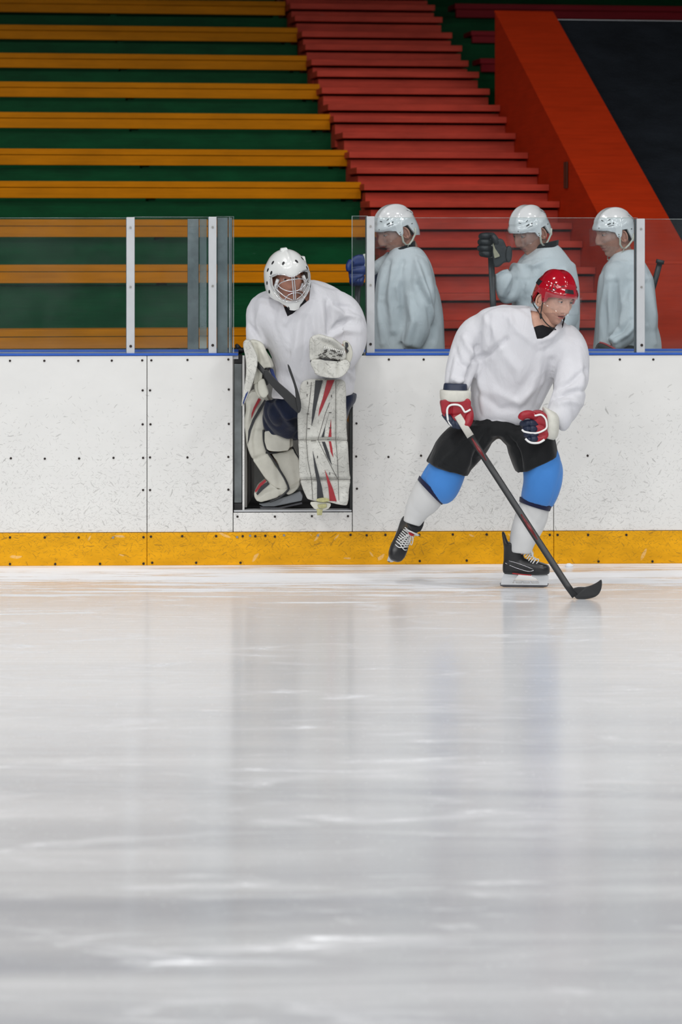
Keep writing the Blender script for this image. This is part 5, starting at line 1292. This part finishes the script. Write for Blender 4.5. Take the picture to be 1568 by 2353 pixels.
# ================================================================== players on the bench
def bench_player(label, base, D, jersey_rows, arms, head, neck_to, folds_, stub, hair, foot_x, skinm='skin2', near_arms=(), hs=1.08, collar=None):
    p = person(label, base)
    b = bmesh.new()
    cx = jersey_rows[0][0]
    parm(b, [(r[0], r[1], r[4], r[2] * .5) for r in jersey_rows], 3)
    for s in (-1, 1):
        parm(b, [(cx + s * 22, 800, D, 42), (cx + s * 26, 900, D - .05, 36), (cx + s * 26, 1000, D + .0, 28), (cx + s * 26, 1120, D + .02, 24), (cx + s * 26, 1150, D + .02, 20)], 3)
    for a in arms: parm(b, [(q[0], q[1], q[2], q[3] * .48) for q in a], 3)
    MH_ = head_matrix(*head)
    body_obj(p, b, dict(MM=MH_, neck_to=neck_to, neck_r=.064, stub=stub), [M[skinm], M['lips'], M[hair], M['eye_white'], M['eye_dark'], M['stubble']], M['skin'])
    helmet(MH_, p, M['helmet_white'], M['strap_white'], loops=True, visor=True)
    b = bmesh.new(); ploft(b, jersey_rows, e=2.2)
    for a in arms: parm(b, a)
    j = obj('jersey', fuse(b, .009, 4, folds(folds_, nz=.008, ns=4.5, seed=cx * .01)), M['jersey_b'], p, smooth=True)
    if collar:
        b = bmesh.new(); ploft(b, collar, e=2.0); obj('undershirt_collar', b, M['undershirt'], p, smooth=True)
    b = bmesh.new()
    ploft(b, [(cx, 850, 62, 0, D, .15), (cx, 790, 66, 0, D, .17)])
    for s in (-1, 1): ploft(b, [(cx + s * 26, 800, 44, 0, D, .13), (cx + s * 28, 900, 40, 0, D - .03, .13), (cx + s * 28, 985, 36, 0, D, .12)])
    obj('hockey_pants', fuse(b, .012, 3), M['pants_black'], p, smooth=True)
    return p, j
zfl = zf
D1 = 16.45
j1 = [(940, 835, 84, 0, D1, .16), (938, 800, 86, 0, D1, .17), (934, 730, 84, 0, D1, .18), (935, 670, 75, 2, D1, .18), (938, 625, 64, 4, D1, .17), (938, 598, 54, 0, D1, .15), (935, 578, 40, -6, D1, .12), (925, 566, 26, -4, D1, .09)]
p1, jj = bench_player('leftmost bench player, person in white helmet and jersey with bowed head and blue glove', P(938, 1160, D1), D1, j1,
    [[(955, 600, D1 - .05, 36), (968, 650, D1 - .12, 38), (962, 720, D1 - .15, 36), (948, 775, D1 - .17, 32), (940, 798, D1 - .18, 26)],
     [(905, 600, D1 + .12, 30), (875, 612, D1 + .14, 24), (850, 622, D1 + .12, 20), (846, 626, D1 + .1, 18)]],
    (912, 534, D1 - .02, -66, 20, 0, 1.10), P(935, 600, D1),
    [([(925, 600), (922, 650), (925, 720), (922, 790)], 6, -.012), ([(905, 620), (897, 690), (905, 760)], 8, .012), ([(880, 620), (872, 700), (880, 790)], 7, .008), ([(955, 590), (978, 660), (998, 740)], 7, .010),
     ([(930, 615), (915, 660), (920, 700)], 6, .009), ([(960, 655), (985, 700), (995, 780)], 6, -.010), ([(965, 600), (985, 640), (1005, 740)], 6, -.007), ([(895, 600), (890, 640), (880, 680)], 5, -.008), ([(940, 680), (950, 740), (935, 790)], 8, .010)],
    True, 'hair', 0, collar=[(930, 590, 30, -8, D1, .10), (926, 572, 30, -12, D1, .098), (925, 566, 29, -13, D1, .092)])
g = obj('glove', puff(smooth_poly([(812, 590), (836, 586), (842, 606), (842, 630), (824, 640), (810, 655), (802, 640), (801, 610)], 2), D1 - .02, D1 + .10, .006, 4, folds([([(803, 615), (840, 610)], 3, -.006), ([(803, 630), (838, 630)], 3, -.005)])), M['glove_blue'], p1, smooth=True)
obj('cuff', puff([(834, 583), (845, 583), (847, 622), (840, 622), (836, 605)], D1 - .02, D1 + .11, .006, 4), M['glove_white'], g, smooth=True)
for k in range(4):
    b = bmesh.new(); parm(b, [(812 + k * 7, 634, D1 + .02, 7), (809 + k * 7, 646, D1 + .0, 7), (811 + k * 6, 654, D1 + .04, 6)], 4); obj('finger', fuse(b, .005, 3), M['glove_blue'], g, smooth=True)
b = bmesh.new(); parm(b, [(808, 600, D1 - .02, 8), (801, 612, D1 - .04, 7), (803, 624, D1 - .04, 6)], 4); obj('thumb', fuse(b, .005, 3), M['glove_blue'], g, smooth=True)
b = bmesh.new(); tube(b, spline([P(862, 633, D1 + .10), P(870, 642, D1 + .11), P(878, 652, D1 + .12)], 3), .075, 16); obj('navy_sleeve_band', b, M['pants_navy'], jj, smooth=True)
st1 = empty('hockey_stick', P(818, 780, D1), label='dark hockey stick held upright behind the glass by the left bench player', cat='hockey stick')
b = bmesh.new(); q_ = P(812, 1160, D1 + .02); q_.z = zf; flatbar(b, [P(824, 636, D1 + .03), P(818, 780, D1 + .03), q_], .016, .011); obj('shaft', b, M['stick_black'], st1, smooth=True)
b = bmesh.new(); flatbar(b, [P(826, 600, D1 + .03), P(824, 638, D1 + .03)], .018, .013); obj('grip', b, M['tape_white'], st1, smooth=True)

D2 = 16.40
j2 = [(1252, 835, 76, 0, D2, .16), (1252, 780, 78, 0, D2, .17), (1252, 710, 79, 0, D2, .18), (1253, 655, 78, 0, D2, .18), (1252, 620, 72, 0, D2, .17), (1250, 594, 60, -2, D2, .15), (1250, 574, 42, -5, D2, .12), (1252, 560, 26, -3, D2, .09)]
p2, jj = bench_player('person in white helmet looking down, raised black glove on a stick, behind the skater', P(1252, 1160, D2), D2, j2,
    [[(1205, 620, D2 - .05, 34), (1180, 660, D2 - .10, 30), (1168, 676, D2 - .14, 24), (1158, 650, D2 - .18, 22), (1150, 622, D2 - .18, 20)],
     [(1290, 610, D2 - .02, 34), (1298, 670, D2 - .06, 33), (1292, 740, D2 - .10, 30), (1270, 780, D2 - .16, 22)]],
    (1219, 535, D2 - .04, -52, 24, 2, 1.09), P(1244, 590, D2),
    [([(1140, 640), (1160, 625), (1172, 620)], 4, -.006), ([(1155, 678), (1170, 640), (1178, 615)], 5, .008), ([(1165, 690), (1180, 670), (1185, 640)], 5, -.008), ([(1200, 600), (1225, 610), (1250, 600)], 5, .006),
     ([(1215, 640), (1210, 680)], 8, .010), ([(1240, 620), (1238, 690)], 8, -.008), ([(1262, 620), (1268, 700)], 8, .009), ([(1300, 620), (1312, 700)], 6, .008)],
    False, 'hair_fair', 0, collar=[(1252, 585, 30, -4, D2, .10), (1253, 566, 31, -6, D2, .098), (1254, 558, 31, -7, D2, .094)])
g = obj('glove', puff(smooth_poly([(1131, 575), (1138, 560), (1148, 548), (1158, 552), (1166, 570), (1176, 572), (1177, 592), (1170, 602), (1158, 604), (1150, 612), (1137, 614), (1134, 600)], 2), D2 - .24, D2 - .14, .005, 4), M['glove_black'], p2, smooth=True)
for k, (x0, y0, x1, y1) in enumerate(((1128, 542, 1108, 543), (1130, 557, 1106, 556), (1131, 571, 1105, 570), (1131, 584, 1109, 582))):
    b = bmesh.new(); parm(b, [(x0 + 6, y0, D2 - .17, 8), (bez(x0, x1, .5), y0, D2 - .225, 8.5), (x1, y1, D2 - .21, 8), (x1 + 2, y1 + 1, D2 - .17, 8), (x1 + 14, y1 + 1, D2 - .145, 6)], 4)
    obj('finger', fuse(b, .0045, 3), M['glove_black'], g, smooth=True)
b = bmesh.new(); parm(b, [(1150, 572, D2 - .20, 10), (1142, 558, D2 - .22, 9.5), (1136, 546, D2 - .225, 8), (1134, 540, D2 - .22, 6)], 4); obj('thumb', fuse(b, .0045, 3), M['glove_black'], g, smooth=True)
b = bmesh.new(); slab(b, [(1134, 558), (1139, 572), (1149, 586), (1149, 590), (1137, 594), (1134, 580)], D2 - .262, D2 - .22); obj('palm', b, M['tan'], g, bevel=.004)
obj('cuff', puff(smooth_poly([(1166, 568), (1175, 566), (1178, 580), (1176, 598), (1168, 604), (1162, 590)], 2), D2 - .26, D2 - .12, .005, 4), M['glove_black'], g, smooth=True)
st2 = empty('hockey_stick', P(1134, 760, D2 - .2), label='black hockey stick upright in the raised black glove of the middle bench player', cat='hockey stick')
q_ = P(1141, 1160, D2 - .18); q_.z = zf
b = bmesh.new(); flatbar(b, [P(1129, 590, D2 - .20), P(1134, 706, D2 - .2), q_], .0175, .012); obj('shaft', b, M['stick_black'], st2, smooth=True)
b = bmesh.new(); flatbar(b, [P(1126, 548, D2 - .20), P(1129, 592, D2 - .20)], .0185, .0135); obj('grip', b, M['tape_white'], st2, smooth=True)

D3 = 16.45
j3 = [(1438, 835, 76, 0, D3, .16), (1439, 800, 78, 0, D3, .17), (1440, 730, 72, 0, D3, .17), (1438, 670, 67, 0, D3, .17), (1436, 635, 62, 0, D3, .17), (1433, 612, 50, -6, D3, .15), (1434, 592, 36, -10, D3, .11), (1432, 578, 24, -6, D3, .085)]
p3, jj = bench_player('person in white helmet and white jersey standing at far right, partly behind the glass post', P(1438, 1160, D3), D3, j3,
    [[(1450, 630, D3 - .06, 32), (1458, 680, D3 - .12, 32), (1455, 735, D3 - .18, 30), (1430, 775, D3 - .22, 25), (1405, 792, D3 - .24, 20)]],
    (1413, 541, D3 - .02, -68, 8, 0, 1.08), P(1436, 600, D3),
    [([(1395, 640), (1385, 700), (1378, 790)], 8, .010), ([(1418, 650), (1414, 700), (1420, 750)], 7, -.012), ([(1425, 650), (1432, 700), (1425, 745)], 6, .010), ([(1405, 640), (1402, 700), (1398, 780)], 6, .008),
     ([(1400, 775), (1430, 760), (1450, 735)], 5, -.009), ([(1415, 785), (1440, 770), (1462, 745)], 5, .009), ([(1495, 640), (1502, 720), (1506, 790)], 6, .008), ([(1488, 650), (1490, 740)], 6, -.007), ([(1410, 600), (1440, 606)], 4, .004)],
    True, 'hair', 0)
g = obj('glove', puff(smooth_poly([(1369, 812), (1370, 798), (1378, 787), (1390, 788), (1405, 797), (1420, 806), (1418, 818), (1395, 822)], 2), D3 - .32, D3 - .20, .005, 4, folds([([(1374, 798), (1400, 812)], 2, -.005)])), M['glove_black'], p3, smooth=True)
b = bmesh.new(); tube(b, spline([P(x, y, D3 - .318) for x, y in ((1378, 787), (1390, 790), (1408, 799), (1420, 806))], 4), .006, 8); obj('red_piping', b, M['red_trim'], g, smooth=True)
for k in range(4):
    b = bmesh.new(); parm(b, [(1376 + k * 9, 812, D3 - .27, 8), (1374 + k * 9, 826, D3 - .30, 8), (1377 + k * 9, 836, D3 - .27, 7)], 4); obj('finger', fuse(b, .005, 3), M['glove_black'], g, smooth=True)
b = bmesh.new(); parm(b, [(1374, 805, D3 - .30, 8), (1369, 818, D3 - .31, 7), (1371, 828, D3 - .30, 6)], 4); obj('thumb', fuse(b, .005, 3), M['glove_black'], g, smooth=True)
st3 = empty('hockey_stick', P(1500, 700, D3 + .25), label='black taped butt end of a hockey stick sticking out behind the rightmost bench player', cat='hockey stick')
b = bmesh.new(); flatbar(b, [P(1517, 604, D3 + .24), P(1504, 652, D3 + .24), P(1440, 860, D3 + .2)], .0165, .012); obj('shaft', b, M['stick_black'], st3, smooth=True)
b = bmesh.new(); flatbar(b, [P(1518.5, 597, D3 + .24), P(1516.5, 606, D3 + .24)], .024, .020); obj('knob', b, M['glove_black'], st3, smooth=True)
# loose gear seen beside the steel upright and a lump of snow on the ice
b = bmesh.new(); parm(b, [(542, 790, 15.95, 4), (548, 800, 15.95, 7), (555, 812, 15.95, 8)], 3); ball(b, P(552, 806, 15.93), .022, 1.2, 1, .8)
obj('black_strap_bundle', fuse(b, .006, 3), M['glove_black'], smooth=True, label='small black strap bundle poking up beside the doorway, left of the goalkeeper', cat='strap')
b = bmesh.new(); q_ = P(1308, 1293, 15.38); q_.z = .008; ball(b, q_, .016, 1.3, 1, .8); q_.x += .014; ball(b, q_, .009, 1.2, 1, .8)
obj('snow_lump', fuse(b, .003, 2), M['snow'], smooth=True, label='small white lump of snow on the ice at the yellow kick plate', cat='snow')
